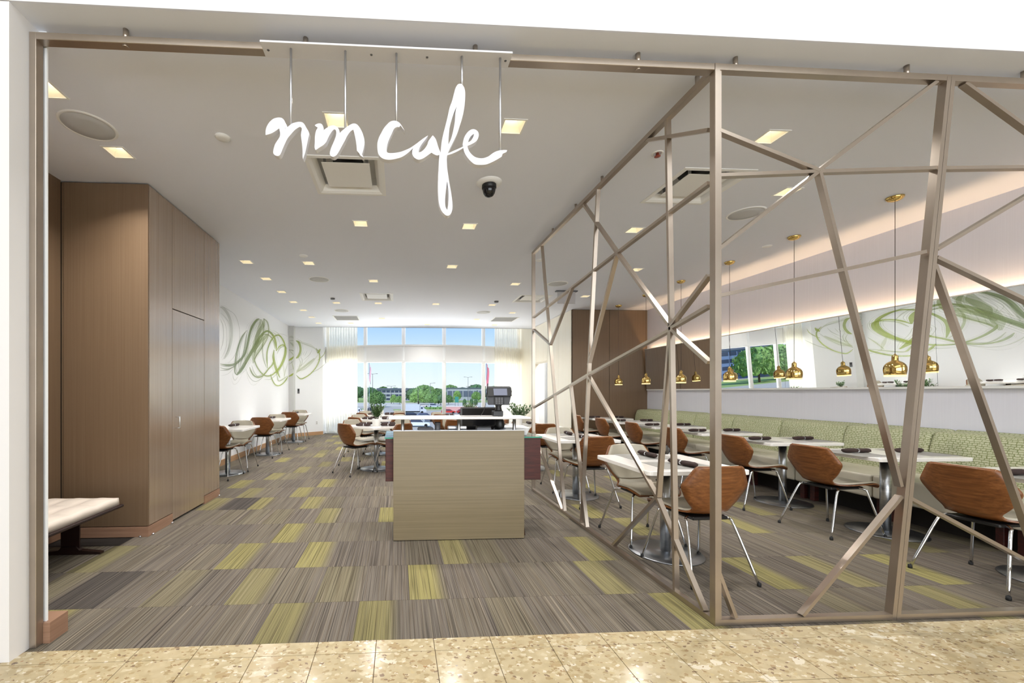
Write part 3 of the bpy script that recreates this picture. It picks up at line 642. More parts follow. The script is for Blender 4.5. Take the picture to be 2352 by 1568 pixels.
# ------------------------------------------------------------------ potted plants on the tables
def sprig(m, base, tip, n, size, rg):
    base, tip = Vector(base), Vector(tip)
    for k in range(n):
        u = .25+.75*k/max(1, n-1); p = base.lerp(tip, u)
        d = Vector((rg.uniform(-1, 1), rg.uniform(-1, 1), rg.uniform(-.1, .9))).normalized(); s_ = size*rg.uniform(.7, 1.2); w = d.cross(Vector((0, 0, 1))).normalized()*s_*.22; up = Vector((0, 0, s_*.10))
        a, b, c_, e = [m.bm.verts.new(v) for v in (p, p+d*s_*.5+w+up, p+d*s_, p+d*s_*.5-w+up)]; m.bm.faces.new((a, b, c_, e))
def plant(name, x, y, z, r, h, spread, ht, nst, leafs, size, label, seed, mat=LEAF):
    rg = random.Random(seed); t = thing(name, label, 'plant', (x, y, z), group='potted plants on the tables')
    pot = obj('pot', MB().lathe([(r*.86, 0), (r*.9, .004), (r, h-.004), (r*.98, h), (r*.93, h), (r*.9, h*.86), (.002, h*.86)], 28), POTW, t)
    obj('soil', MB().lathe([(r*.9, h*.84), (r*.9, h*.87), (.001, h*.88)], 20), SOIL, pot)
    sm, lm = MB(), MB()
    for k in range(nst):
        a = 2*math.pi*k/nst+rg.uniform(-.3, .3); q = spread*math.sqrt(rg.random()); b = (r*.5*rg.random()*math.cos(a), r*.5*rg.random()*math.sin(a), h*.86); tip = (q*math.cos(a), q*math.sin(a), h+ht*rg.uniform(.55, 1))
        sm.tube([b, (tip[0]*.5, tip[1]*.5, h+(tip[2]-h)*.55), tip], .0022, 5); sprig(lm, b, tip, leafs, size, rg)
    obj('stem', sm, STEM, t); obj('foliage', lm, mat, t, False)
plant('potted_plant', -.36, 6.76, TZ, .072, .115, .12, .24, 22, 22, .055, 'bushy green plant in a white pot on the nearest table left of the host stand', 1)
plant('potted_plant', 1.30, 7.45, TZ, .06, .12, .14, .24, 20, 14, .05, 'spiky green plant in a white pot on the nearer diagonal table behind the host stand', 2, LEAFD)
plant('potted_plant', 1.62, 9.35, TZ, .06, .10, .16, .20, 18, 14, .05, 'small green plant in a white pot on the farther diagonal table behind the host stand', 3, LEAFD)
plant('potted_plant', -.42, 8.40, TZ, .06, .10, .12, .14, 16, 14, .05, 'small green plant in a white pot on the second table left of the host stand', 4, LEAFD)
plant('potted_plant', -.42, 10.1, TZ, .06, .10, .12, .14, 14, 12, .05, 'small green plant in a white pot on the farthest table left of the host stand', 5, LEAFD)
plant('potted_plant', 2.00, 6.72, TZ, .065, .11, .22, .24, 30, 18, .055, 'small green plant in a white pot on the third table behind the side screen', 6, LEAFD)

# ------------------------------------------------------------------ banquette
def round_box(x0, x1, y0, y1, z0, z1, bev, seg=3):
    return MB().box(x0, x1, y0, y1, z0, z1, bev, seg)
YB = [1.96, 2.99, 3.82, 4.615, 5.43, 6.255, 7.085, 7.91, 8.93]
def back_cushion(y0, y1):
    rows = []; prof = [(5.30, .40), (5.285, .50), (5.30, .70), (5.33, .82), (5.35, .862), (5.39, .882), (5.46, .888), (5.56, .884), (5.60, .86), (5.61, .40)]
    ny = 14
    m = MB(); uv = m.bm.loops.layers.uv.new('uv')
    prof = [(p.x, p.y) for p in smooth_bez([(a, b, 0) for a, b in prof], 3)]
    L = [0]
    for a, b in zip(prof, prof[1:]): L.append(L[-1]+math.hypot(a[0]-b[0], a[1]-b[1]))
    for k in range(ny+1):
        u = k/ny; e = min(u, 1-u)*(y1-y0); inset = .018*max(0, 1-e/.03)**2 if e < .03 else 0
        us = [0, .012, .03, .06][k] if k < 4 else (1-[0, .012, .03, .06][ny-k] if ny-k < 4 else .06+.88*(k-3)/(ny-6)); e = min(us, 1-us)*(y1-y0); inset = .02*max(0, 1-e/.03)**2
        rows.append([Vector((min(5.612, x+inset), y0+.002+(y1-y0-.004)*us, z-(inset*.7 if z > .8 else 0))) for x, z in prof])
    vs = m.grid(rows); m.bm.faces.ensure_lookup_table(); idx = {v: (i, j) for i, r in enumerate(vs) for j, v in enumerate(r)}
    for f in m.bm.faces:
        for lp in f.loops: i, j = idx[lp.vert]; lp[uv].uv = (rows[i][j].y, L[j])
    for r in (vs[0], vs[-1]): m.bm.faces.new(r if r is vs[0] else r[::-1])
    return m
for i, (a, b) in enumerate(zip(YB, YB[1:])):
    w = ['nearest to the concourse', 'second from the concourse', 'third from the concourse', 'fourth from the concourse', 'fifth from the concourse', 'sixth from the concourse', 'seventh from the concourse', 'farthest, against the brown wall'][i]
    t = thing('banquette_section', 'green woven banquette section with a pale vinyl seat, '+w, 'bench', (0, 0, 0), 0, 'banquette sections along the mirror wall')
    obj('back', back_cushion(a, b), WEAVE, t)
    obj('seat', round_box(4.70, 5.36, a+.003, b-.003, .225, .452, .022), SEATL, t)
    obj('plinth', MB().box(4.98, 5.60, a+.004, b-.004, .0, .226), GAP, t)
    for yy in (a+.06, b-.06): obj('foot', MB().box(4.86, 4.92, yy-.025, yy+.025, 0, .226, .003, 1), DARKWOOD, t)

# ------------------------------------------------------------------ wall mirror with warm back light
t = thing('wall_mirror', 'long tilted mirror hung above the green banquette', 'mirror', (5.575, 0, 1.325))
t.rotation_euler = (0, R(-2.8), 0)
YM = [1.7, 2.27, 3.93, 5.60, 7.27, 8.90]
for a, b in zip(YM, YM[1:]): obj('mirror_panel', MB().box(-.004, 0, a+.0012, b-.0012, .012, .90), MIRROR, t)
obj('backing', MB().box(.001, .012, YM[0], YM[-1], .012, .895), GAP, t)
obj('edge_trim', MB().box(-.008, .030, YM[0]-.006, YM[-1]+.006, -.014, .011, .002, 1).box(-.008, .016, YM[0]-.006, YM[-1]+.006, .901, .914, .002, 1), TRIMW, t)
obj('end_trim', MB().box(-.006, .020, YM[-1], YM[-1]+.01, -.014, .914), BROWNW, t)
t2 = thing('led_strip', 'warm light strip hidden behind the top edge of the long mirror', 'light', (5.585, 5.3, 2.165))
obj('strip', MB().box(-.008, .008, -3.55, 3.55, -.008, 0), LEDM, t2)
light('strip_light', 'AREA', (-.005, 0, .004), (R(180), 0, 0), 19, (1, .68, .40), t2, shape='RECTANGLE', size=.02, size_y=7.0)

# ------------------------------------------------------------------ brass pendant lamps
def make_pendant():
    t = thing('pendant_lamp', '', 'lamp')
    obj('canopy', MB().lathe([(.063, 0), (.064, -.004), (.060, -.018), (.048, -.032), (.028, -.041), (.006, -.044)], 32), GOLD, t)
    obj('cord', MB().tube([(0, 0, -.04), (0, 0, -1.50)], .0024, 6), CORD, t)
    s = obj('shade', MB().lathe([(.004, -1.484), (.006, -1.491), (.011, -1.496), (.019, -1.501), (.0225, -1.508), (.0235, -1.546), (.026, -1.553), (.040, -1.561), (.057, -1.574), (.070, -1.592), (.077, -1.614), (.078, -1.640), (.0755, -1.665), (.072, -1.686), (.069, -1.686), (.072, -1.66), (.074, -1.64), (.073, -1.616), (.067, -1.597), (.054, -1.58), (.026, -1.568)], 48, close=False), GOLD, t)
    obj('rim', MB().lathe([(.0722, -1.686), (.0722, -1.701), (.0695, -1.701), (.0695, -1.686)], 48, close=False), BULB, t)
    obj('bulb', MB().lathe([(.012, -1.575), (.024, -1.60), (.030, -1.63), (.024, -1.655), (.004, -1.665)], 20), BULB, t)
    return t
pend = make_pendant()
for i, y in enumerate([2.63, 3.625, 4.615, 5.565, 6.565, 7.53, 8.50]):
    w = ['nearest', 'second', 'third', 'fourth', 'fifth', 'sixth', 'farthest'][i]; lb = '%s brass bell pendant lamp in the row above the banquette tables' % w
    if i == 0: continue
    if i == 1: pend.location = (4.70, y, CZ); pend['label'] = 'nearest brass bell pendant lamp in the row above the banquette tables'; pend['group'] = 'brass pendants over the banquette'; continue
    dup(pend, (4.70, y, CZ), i*.7, '%s brass bell pendant lamp in the row above the banquette tables' % ['', '', 'second', 'third', 'fourth', 'fifth', 'farthest'][i], 'brass pendants over the banquette')

# ------------------------------------------------------------------ padded bench at left
t = thing('padded_bench', 'cream tufted bench on a dark pedestal base in the closet recess', 'bench', (-2.585, 2.92, 0))
m = MB(); nx, ny = 24, 44; rows = []
sx, sy, zt = .275, .60, .425
for j in range(ny+1):
    row = []
    for i in range(nx+1):
        u, v = -1+2*i/nx, -1+2*j/ny; x, y = u*sx, v*sy
        tu = (abs(math.sin(math.pi*(u+1)*1.5)))**.5; tv = (abs(math.sin(math.pi*(v+1)*2.5)))**.5
        e = 1-max(abs(u)**22, abs(v)**40); row.append((x, y, zt-.026*(1-tu*tv)*(1 if abs(u) < .93 and abs(v) < .965 else .15)-.018*(1-e)))
    rows.append(row)
vs = m.grid(rows)
ring = [vs[0][i] for i in range(nx+1)]+[vs[j][nx] for j in range(1, ny+1)]+[vs[ny][i] for i in range(nx-1, -1, -1)]+[vs[j][0] for j in range(ny-1, 0, -1)]
low = [m.bm.verts.new((v.co.x*1.012, v.co.y*1.006, .345)) for v in ring]
for k in range(len(ring)): m.bm.faces.new((ring[k], low[k], low[(k+1) % len(ring)], ring[(k+1) % len(ring)])).smooth = True
m.bm.faces.new(low)
obj('cushion', m, BENCHL, t)
obj('tray', MB().box(-.30, .30, -.63, .63, .322, .345, .008, 2), BENCHW, t)
for yy in (-.42, .46):
    l = obj('pedestal', MB().box(-.07, .07, yy-.006, yy+.006, .03, .322).box(-.055, .055, yy-.03, yy+.03, .312, .322), BENCHW, t)
    obj('foot_blade', MB().prism([(-.24, yy-.02, 0), (.24, yy-.02, 0), (.24, yy-.02, .016), (.08, yy-.02, .034), (.055, yy-.02, .06), (-.055, yy-.02, .06), (-.08, yy-.02, .034), (-.24, yy-.02, .016)], (0, 1, 0), .04), BENCHW, l)

# ------------------------------------------------------------------ host stand
t = thing('host_stand', 'veneered host stand with a raised white shelf at the entrance', 'counter', (.53, 3.51, 0))
X = lambda v: v-.53
Yd = lambda v: v-3.51
obj('front_panel', MB().box(X(-.043), X(1.096), 0, .03, .006, .944, .002, 1), DESKP, t)
obj('body', MB().box(X(-.112), X(1.262), .06, .66, .50, .872, .003, 1), DARKWOOD, t)
obj('glass_top', MB().box(X(-.118), X(1.268), .045, .67, .874, .884, .001, 1), GLASSG, t)
obj('glass_edge', MB().box(X(-.118), X(1.268), .0435, .045, .874, .884).box(X(1.268), X(1.2695), .045, .67, .874, .884).box(X(-.1195), X(-.118), .045, .67, .874, .884), GREENGL, t)
obj('cap_rail', MB().box(X(-.043), X(1.096), -.0, .05, .944, .948), ALU, t)
s = obj('shelf', MB().box(X(-.085), X(1.142), -.03, .27, 1.043, 1.062, .006, 2), QUARTZ, t)
for x in (.037, .524, 1.012): obj('support', MB().lathe([(.016, .948), (.018, .95), (.0145, .955), (.0145, 1.043)], 18, (X(x), .02, 0)), STEEL, t)
for sxx, x in ((-1, .05), (1, 1.06)):
    for y0, y1 in ((.14, .10), (.58, .62)): obj('leg', MB().tube([(X(x), y0, .50), (X(x+.06*sxx), y1, 0)], .02, 8, radii=[.026, .016]), DARKWOOD, t)
# things on the stand
DZ = .8845
def P3(x, y): return (x, y, DZ)
t = thing('computer_monitor', 'black touchscreen monitor tilted back on the host stand', 'monitor', (.79, 3.90, DZ))
m = MB(); pts = [(-.20, -.06, .02), (.175, -.06, .02), (.20, .05, .245), (-.185, .05, .245)]; m.prism(pts, (0, .9, -.44), .032); obj('screen_housing', m, BLACK, t)
m = MB(); m.prism([(-.185, -.0605, .032), (.162, -.0605, .032), (.186, .0455, .233), (-.171, .0455, .233)], (0, -.9, .44), .002); obj('screen', m, flat('dark_screen', '#08080a', .12), t)
obj('stand', MB().box(-.07, .07, .03, .17, 0, .014, .004, 1).box(-.03, .03, .06, .12, .014, .13, .004, 1), BLACK, t)
t = thing('card_terminal', 'black card payment terminal with a keypad and stylus on the shelf', 'card reader', (.905, 3.665, 1.0625)); t.rotation_euler = (0, 0, R(-3))
obj('base', MB().box(-.055, .035, -.045, .045, 0, .045, .004, 1).lathe([(.036, .045), (.03, .06), (.026, .085), (.034, .105)], 20), BLACK, t)
bd = obj('body', MB().prism([(-.10, -.055, .10), (.085, -.055, .10), (.098, -.055, .16), (.112, -.05, .22), (.108, -.02, .258), (-.105, -.02, .258), (-.112, -.05, .22), (-.103, -.055, .16)], (0, 1, .22), .045), TERMB, t)
obj('bezel', MB().prism([(-.106, -.0575, .178), (.108, -.0575, .178), (.110, -.0235, .254), (-.108, -.0235, .254)], (0, -1, .4), .004), BLACK, bd)
obj('screen', MB().prism([(-.052, -.0625, .186), (.068, -.0625, .186), (.070, -.0345, .246), (-.052, -.0345, .246)], (0, -1, .4), .0015), SCREEN, bd)
obj('keypad', MB().box(-.05, .04, -.061, -.054, .105, .172, .004, 1), BLACK, bd)
for r in range(4):
    for c in range(3): obj('key', MB().box(-.036+.024*c, -.020+.024*c, -.0635, -.060, .110+.015*r, .120+.015*r, .0015, 1), GREYP, bd)
obj('stylus', MB().tube([(-.118, -.05, .17), (-.104, -.045, .292)], .0045, 8), BLACK, t)
obj('stylus_cord', MB().tube(smooth_bez([(-.116, -.05, .17), (-.122, -.06, .12), (-.14, -.05, .05), (-.165, -.02, .002)], 5), .0022, 6), BLACK, t)
t = thing('barcode_scanner', 'rounded black handheld scanner lying beside the monitor', 'scanner', (.905, 3.62, DZ)); t.scale.z = 1.75
obj('body', MB().lathe([(.012, 0), (.036, .002), (.045, .02), (.038, .045), (.022, .058), (.004, .062)], 20, (0, 0, .035)), BLACK, t); obj('grip', MB().tube([(-.02, .02, .045), (-.06, .03, .02), (-.085, .035, .012)], .016, 10), BLACK, t)
t = thing('receipt_tray', 'flat grey tray leaning before the monitor on the host stand', 'tray', (.76, 3.60, DZ)); t.scale.z = 1.4; obj('tray_base', MB().box(-.07, .06, -.03, .04, 0, .058, .006, 2), GREYP, t); obj('tray_lid', MB().box(-.068, .058, -.028, .038, .058, .066, .003, 1), BLACK, t)
t = thing('stapler', 'long silver and black stapler on the host stand', 'stapler', (.52, 3.60, DZ)); t.scale.z = 1.25; obj('arm', MB().box(-.085, .085, -.018, .018, .05, .075, .008, 2), ALU, t); obj('base', MB().box(-.085, .085, -.018, .018, 0, .05, .004, 1), BLACK, t)
t = thing('pencil_cup', 'small dark cylindrical cup on the host stand', 'cup', (.345, 3.60, DZ)); t.scale.z = 1.25; obj('cup_body', MB().lathe([(.024, 0), (.026, .10), (.023, .10), (.022, .01)], 20), GREYP, t); obj('cup_rim', MB().lathe([(.0262, .098), (.0268, .102), (.0228, .102)], 20, close=False), BLACK, t)
t = thing('document_wallet', 'flat dark wallet lying left of the cup on the host stand', 'wallet', (.24, 3.61, DZ)); t.scale.z = 1.25; obj('cover', MB().box(-.07, .07, -.03, .06, 0, .064, .010, 3), flat('dark_grey_vinyl', '#57575c', .5), t); obj('strap', MB().box(-.008, .008, -.032, .062, .062, .067, .001, 1), BLACK, t)
mm = MB().box(-.11, .11, -.15, .15, 0, .010, .001, 1).mesh('menu', WHITE); ms = MB().box(-.1105, -.104, -.1505, .1505, -.0002, .0104).mesh('spine', ALU)
for k in range(6):
    o = tag(add('menu', mm, None, (1.09+.003*k, 3.86-.002*k, DZ+.0112*k), (0, 0, R(-8+.6*k))), 'white menu in the stack at the right end of the host stand', 'menu', 'menus stacked on the host stand'); add('spine', ms, o)
# ------------------------------------------------------------------ ceiling fixtures
def loop_frame(m, h0, h1, z0, z1):
    for sgn in (-1, 1):
        m.box(-h1, h1, sgn*(h0+h1)/2-(h1-h0)/2, sgn*(h0+h1)/2+(h1-h0)/2, z0, z1); m.box(sgn*(h0+h1)/2-(h1-h0)/2, sgn*(h0+h1)/2+(h1-h0)/2, -h0, h0, z0, z1)
    return m
trim_me = loop_frame(MB(), .070, .082, -.004, .0).mesh('trim', TRIMW)
m = MB(); a, b = .0705, .045
bot = [(-a, -a, 0), (a, -a, 0), (a, a, 0), (-a, a, 0)]; top = [(-b, -b, .085), (b, -b, .085), (b, b, .085), (-b, b, .085)]
for k in range(4): m.poly([bot[k], top[k], top[(k+1) % 4], bot[(k+1) % 4]])
refl_me = m.mesh('reflector', flat('warm_reflector', '#f4eedd', .35), False)
lamp_me = MB().box(-b, b, -b, b, .083, .088).mesh('lamp', LAMPW)
def where(x, y, P):
    row = sorted(range(len(P)), key=lambda i: P[i][1])
    return row.index(P.index((x, y)))+1
NUM = ['zero', 'one', 'two', 'three', 'four', 'five', 'six', 'seven', 'eight', 'nine', 'ten', 'eleven', 'twelve']
LINES = {-2.15: 'of the line along the closet and mural wall, counted from the entrance', -1.285: 'of the second line from the mural wall, counted from the entrance', -.42: 'of the line left of the host stand, counted from the entrance', .79: 'of the line above the card terminal, counted from the entrance', 2.0: 'of the line just behind the side screen, counted from the entrance', 2.67: 'of the line right of the square tables, counted from the entrance', 3.59: 'of the line above the banquette chairs, counted from the entrance'}
byl = {}
for x, y in DL:
    k = min(LINES, key=lambda q: abs(q-x)); byl.setdefault(k, []).append((x, y))
for k, lst in byl.items():
    lst.sort(key=lambda p: p[1])
    for i, (x, y) in enumerate(lst):
        od = ORD[i] if i else 'nearest'
        t = thing('downlight', '%s downlight %s' % (od, LINES[k]), 'downlight', (x, y, CZ), 0, 'square downlights in the ceiling')
        add('trim', trim_me, t); add('reflector', refl_me, t); add('lamp', lamp_me, t)
        light('downlight_lamp', 'AREA', (0, 0, -.007), (0, 0, 0), DOWN_W*(.45 if x < -2 and y > 5.5 else 1), (1, .975, .94), t, shape='SQUARE', size=.08, spread=R(130))
for i, (x, y) in enumerate(DIFF):
    lb = ['large square air diffuser behind the hanging sign', 'large square air diffuser above the square tables behind the corner post', 'far square air diffuser above the diagonal tables at left', 'far square air diffuser above the back end of the side screen'][i]
    t = thing('air_diffuser', lb, 'vent', (x, y, CZ), 0, 'square air diffusers')
    m = MB(); prof = [(.315, .0), (.315, -.006), (.285, -.008), (.262, .004), (.235, .045), (.232, .05)]
    for (h0, z0), (h1, z1) in zip(prof, prof[1:]):
        A = [(-h0, -h0, z0), (h0, -h0, z0), (h0, h0, z0), (-h0, h0, z0)]; B = [(-h1, -h1, z1), (h1, -h1, z1), (h1, h1, z1), (-h1, h1, z1)]
        for k in range(4): m.poly([A[k], A[(k+1) % 4], B[(k+1) % 4], B[k]])
    obj('frame', m, TRIMW, t); obj('plaque', MB().box(-.195, .195, -.195, .195, .008, .016, .003, 1), TRIMW, t)
    obj('plenum', MB().box(-.27, .27, -.27, .27, .13, .14).box(-.27, -.26, -.27, .27, .04, .13).box(.26, .27, -.27, .27, .04, .13).box(-.27, .27, -.27, -.26, .04, .13).box(-.27, .27, .26, .27, .04, .13), TRIMW, t)
    obj('duct_opening', MB().lathe([(.001, .1285), (.13, .1285), (.13, .122), (.001, .122)], 32), BLACK, t)
    for sx in (-1, 1):
        for sy in (-1, 1): obj('clip', MB().box(sx*.17-.012, sx*.17+.012, sy*.17-.004, sy*.17+.004, .016, .13), ALU, t)
for i, (x, y) in enumerate([(-1.29, 10.32), (2.68, 10.29)]):
    t = thing('return_grille', ['grey ceiling return grille over the mural wall side near the window', 'grey ceiling return grille near the window, on the right'][i], 'vent', (x, y, CZ), 0)
    obj('frame', loop_frame(MB(), .28, .31, -.008, 0), TRIMW, t); obj('back_plate', MB().box(-.28, .28, -.28, .28, -.003, -.001), GREYP, t)
    for k in range(22): obj('slat', MB().box(-.28, .28, -.272+.0255*k, -.262+.0255*k, -.008, -.003), GRILLE, t)
sp_me = MB().lathe([(.150, -.004), (.152, -.008), (.166, -.007), (.170, -.002), (.170, 0)], 48, close=False).mesh('ring', TRIMW); sg_me = MB().lathe([(.001, -.010), (.08, -.009), (.151, -.006), (.151, -.004)], 48, close=False).mesh('grille', GRILLE)
for i, (x, y) in enumerate([(-2.15, 2.966), (-1.298, 6.795), (-1.285, 9.39), (1.97, 9.41), (2.713, 6.843), (3.592, 4.045)]):
    lb = ['large round ceiling speaker near the closet at the entrance', 'round ceiling speaker over the second line of downlights, in mid room', 'far round ceiling speaker toward the mural wall', 'far round ceiling speaker right of the diffusers, before the window', 'round ceiling speaker seen past the far post of the side screen', 'round ceiling speaker near the banquette chairs, behind the front screen'][i]
    t = thing('ceiling_speaker', lb, 'speaker', (x, y, CZ), 0, 'round ceiling speakers'); add('ring', sp_me, t); add('grille', sg_me, t)
for i, (x, y, r) in enumerate([(-1.272, 3.044, .05), (-1.286, 5.632, .055), (1.98, 5.636, .055), (4.667, 4.937, .05), (-1.29, 8.136, .045), (1.989, 8.225, .045)]):
    lb = ['small white ceiling cover plate left of the hanging sign', 'small white smoke detector plate before the mid-room speaker', 'small white detector plate by the top of the far screen post', 'small white sprinkler cap between the first two visible pendants', 'small dark sprinkler cap before the far left diffuser', 'small dark sprinkler cap before the far right diffuser'][i]
    t = thing('ceiling_disc', lb, 'detector', (x, y, CZ)); dk = i > 3
    obj('plate', MB().lathe([(r, 0), (r, -.004), (r*.92, -.010 if not dk else -.03), (r*.3, -.012 if not dk else -.034), (.001, -.012 if not dk else -.034)], 28), TRIMW if not dk else GREYP, t); obj('rim', MB().lathe([(r*1.06, 0), (r*1.08, -.003), (r, -.005)], 28, close=False), TRIMW, t)
t = thing('dome_camera', 'black dome security camera on a white ring below the sign tail', 'camera', (.80, 3.575, CZ))
obj('ring', MB().lathe([(.112, 0), (.112, -.006), (.075, -.022), (.058, -.022)], 36, close=False), TRIMW, t)
obj('housing', MB().lathe([(.062, -.012), (.064, -.05), (.060, -.056)], 32, close=False), BLACK, t)
obj('dome', MB().lathe([(.058, -.052), (.057, -.07), (.050, -.095), (.036, -.116), (.018, -.126), (.001, -.129)], 32, close=False), flat('dark_dome', '#101014', .05), t)
t = thing('red_sprinkler', 'small ceiling sprinkler with a red bulb behind the side screen top', 'sprinkler', (2.003, 3.063, CZ)); obj('cup', MB().lathe([(.042, 0), (.042, -.004), (.03, -.006), (.028, -.002)], 24, close=False), TRIMW, t); obj('head', MB().lathe([(.012, 0), (.012, -.02), (.022, -.024), (.022, -.027), (.002, -.028)], 16), flat('red_bulb', '#8e3b2c', .3), t)
t = thing('exit_sign', 'plain grey back of a hanging sign box seen through the side screen', 'sign', (3.065, 7.32, CZ)); obj('mount', MB().box(-.20, .20, -.04, .04, -.022, 0, .004, 1), GREYP, t); obj('sign_body', MB().box(-.165, .165, -.012, .012, -.235, -.022, .003, 1), flat('sign_grey', '#b9b6b6', .5), t)

# ------------------------------------------------------------------ hanging script sign
SG = {
'n':[[(-0.669,2.575,1),(-0.668,2.602),(-0.66,2.625),(-0.646,2.645),(-0.627,2.66),(-0.604,2.666),(-0.585,2.662),(-0.573,2.646),(-0.57,2.628),(-0.573,2.606,1),(-0.557,2.622),(-0.535,2.639),(-0.509,2.647),(-0.49,2.647),(-0.477,2.638),(-0.468,2.622),(-0.458,2.606),(-0.452,2.59),(-0.455,2.572),(-0.46,2.548),(-0.466,2.519),(-0.472,2.492),(-0.478,2.473),(-0.483,2.458,1),(-0.485,2.473),(-0.485,2.498),(-0.487,2.528),(-0.491,2.56),(-0.493,2.582),(-0.49,2.605),(-0.489,2.615,1),(-0.496,2.622),(-0.507,2.618),(-0.525,2.604),(-0.544,2.582),(-0.56,2.561),(-0.573,2.534),(-0.584,2.508),(-0.593,2.485),(-0.601,2.474),(-0.611,2.471),(-0.623,2.475),(-0.631,2.486),(-0.629,2.507),(-0.622,2.53),(-0.611,2.549),(-0.6,2.567),(-0.597,2.585),(-0.601,2.608,1),(-0.604,2.609),(-0.62,2.597),(-0.639,2.585),(-0.658,2.578)]],
'm':[[(-0.424,2.633,1),(-0.416,2.639),(-0.405,2.643),(-0.392,2.642),(-0.383,2.632),(-0.38,2.619),(-0.381,2.607,1),(-0.368,2.619),(-0.349,2.631),(-0.333,2.636),(-0.318,2.632),(-0.305,2.621),(-0.3,2.609),(-0.298,2.597,1),(-0.288,2.609),(-0.268,2.626),(-0.249,2.64),(-0.23,2.649),(-0.213,2.646),(-0.199,2.632),(-0.186,2.609),(-0.178,2.587),(-0.173,2.564),(-0.174,2.541),(-0.179,2.515),(-0.186,2.493,1),(-0.176,2.476,1),(-0.194,2.487,1),(-0.2,2.498),(-0.212,2.511,1),(-0.213,2.533),(-0.217,2.563),(-0.221,2.585),(-0.226,2.605),(-0.23,2.618,1),(-0.243,2.609),(-0.259,2.587),(-0.272,2.561),(-0.288,2.531),(-0.304,2.501),(-0.317,2.483),(-0.333,2.476),(-0.346,2.483),(-0.348,2.498),(-0.341,2.523),(-0.33,2.549),(-0.32,2.575),(-0.316,2.595),(-0.317,2.61,1),(-0.325,2.616),(-0.336,2.607),(-0.349,2.587),(-0.36,2.564),(-0.367,2.549),(-0.381,2.534),(-0.4,2.521),(-0.42,2.507,1),(-0.425,2.52),(-0.424,2.549),(-0.423,2.578),(-0.418,2.604),(-0.41,2.621),(-0.418,2.627)]],
'cafe':[[(0.033,2.62,1),(0.017,2.647),(0.002,2.664),(-0.02,2.671),(-0.042,2.665),(-0.063,2.645),(-0.078,2.625,1),(-0.087,2.607),(-0.099,2.583),(-0.107,2.554),(-0.107,2.525),(-0.103,2.5),(-0.09,2.482),(-0.07,2.472),(-0.042,2.47),(-0.012,2.476),(0.017,2.486),(0.046,2.505),(0.076,2.534,1),(0.071,2.518),(0.072,2.501),(0.082,2.485),(0.102,2.475),(0.123,2.48),(0.145,2.494),(0.162,2.507),(0.171,2.513,1),(0.184,2.505),(0.199,2.5),(0.211,2.503,1),(0.21,2.481),(0.209,2.442),(0.206,2.393),(0.205,2.345),(0.206,2.296),(0.21,2.252),(0.221,2.218),(0.238,2.197),(0.255,2.19),(0.27,2.2),(0.279,2.225),(0.279,2.259),(0.273,2.307),(0.265,2.351),(0.258,2.395),(0.252,2.439),(0.25,2.483),(0.252,2.502,1),(0.28,2.512),(0.31,2.527),(0.336,2.543,1),(0.342,2.52),(0.356,2.496),(0.376,2.474),(0.398,2.46),(0.428,2.458),(0.458,2.462),(0.488,2.475),(0.517,2.491),(0.537,2.504,1),(0.542,2.519,1),(0.562,2.529,1),(0.567,2.539,1),(0.547,2.539),(0.517,2.534),(0.492,2.522),(0.468,2.504),(0.443,2.494),(0.416,2.493),(0.391,2.502),(0.371,2.521),(0.361,2.54),(0.357,2.554,1),(0.379,2.564),(0.401,2.578),(0.413,2.596),(0.417,2.615),(0.411,2.632),(0.393,2.642),(0.374,2.638),(0.354,2.62),(0.34,2.595),(0.334,2.568),(0.335,2.55,1),(0.31,2.538),(0.28,2.524),(0.254,2.511,1),(0.265,2.537),(0.285,2.576),(0.305,2.621),(0.319,2.666),(0.334,2.715),(0.343,2.769),(0.346,2.823),(0.342,2.852),(0.332,2.869),(0.322,2.875),(0.307,2.87),(0.295,2.85),(0.287,2.821),(0.278,2.786),(0.268,2.759,1),(0.263,2.742),(0.253,2.697),(0.241,2.648),(0.231,2.609),(0.224,2.574),(0.22,2.535),(0.218,2.513,1),(0.209,2.535),(0.204,2.549),(0.197,2.573),(0.189,2.59),(0.177,2.603,1),(0.165,2.587),(0.155,2.572),(0.148,2.552),(0.133,2.53),(0.116,2.516),(0.104,2.513,1),(0.106,2.529),(0.119,2.554),(0.138,2.579),(0.153,2.602,1),(0.123,2.581),(0.094,2.558),(0.065,2.537),(0.036,2.522),(0.007,2.511),(-0.027,2.505),(-0.051,2.505),(-0.06,2.514),(-0.058,2.541),(-0.049,2.57),(-0.034,2.604),(-0.022,2.629),(-0.008,2.639),(0.004,2.639,1),(0.011,2.648,1)],
[(0.302,2.758,1),(0.295,2.728),(0.292,2.679),(0.283,2.63),(0.273,2.591),(0.258,2.558,1),(0.26,2.6),(0.265,2.649),(0.275,2.688),(0.287,2.723)],
[(0.251,2.368,1),(0.258,2.327),(0.26,2.288),(0.258,2.248),(0.252,2.219,1),(0.243,2.238),(0.241,2.272),(0.245,2.316)],
[(0.392,2.618,1),(0.388,2.602),(0.376,2.582),(0.361,2.573,1),(0.366,2.591),(0.379,2.609)]],
}
def catm(pts, n=5):
    out = []; k = len(pts)
    for i in range(k):
        p1, p2 = pts[i], pts[(i+1) % k]
        p0 = pts[(i-1) % k] if len(p1) < 3 else p1
        p3 = pts[(i+2) % k] if len(p2) < 3 else p2
        for j in range(n):
            t = j/n; out.append(tuple(.5*((2*p1[c])+(p2[c]-p0[c])*t+(2*p0[c]-5*p1[c]+4*p2[c]-p3[c])*t*t+(3*p1[c]-p0[c]-3*p2[c]+p3[c])*t**3) for c in (0, 1)))
    return out
t = thing('hanging_sign', 'white handwritten nm cafe sign hanging on five rods from the header', 'sign', (-.05, 2.12, 3.04))
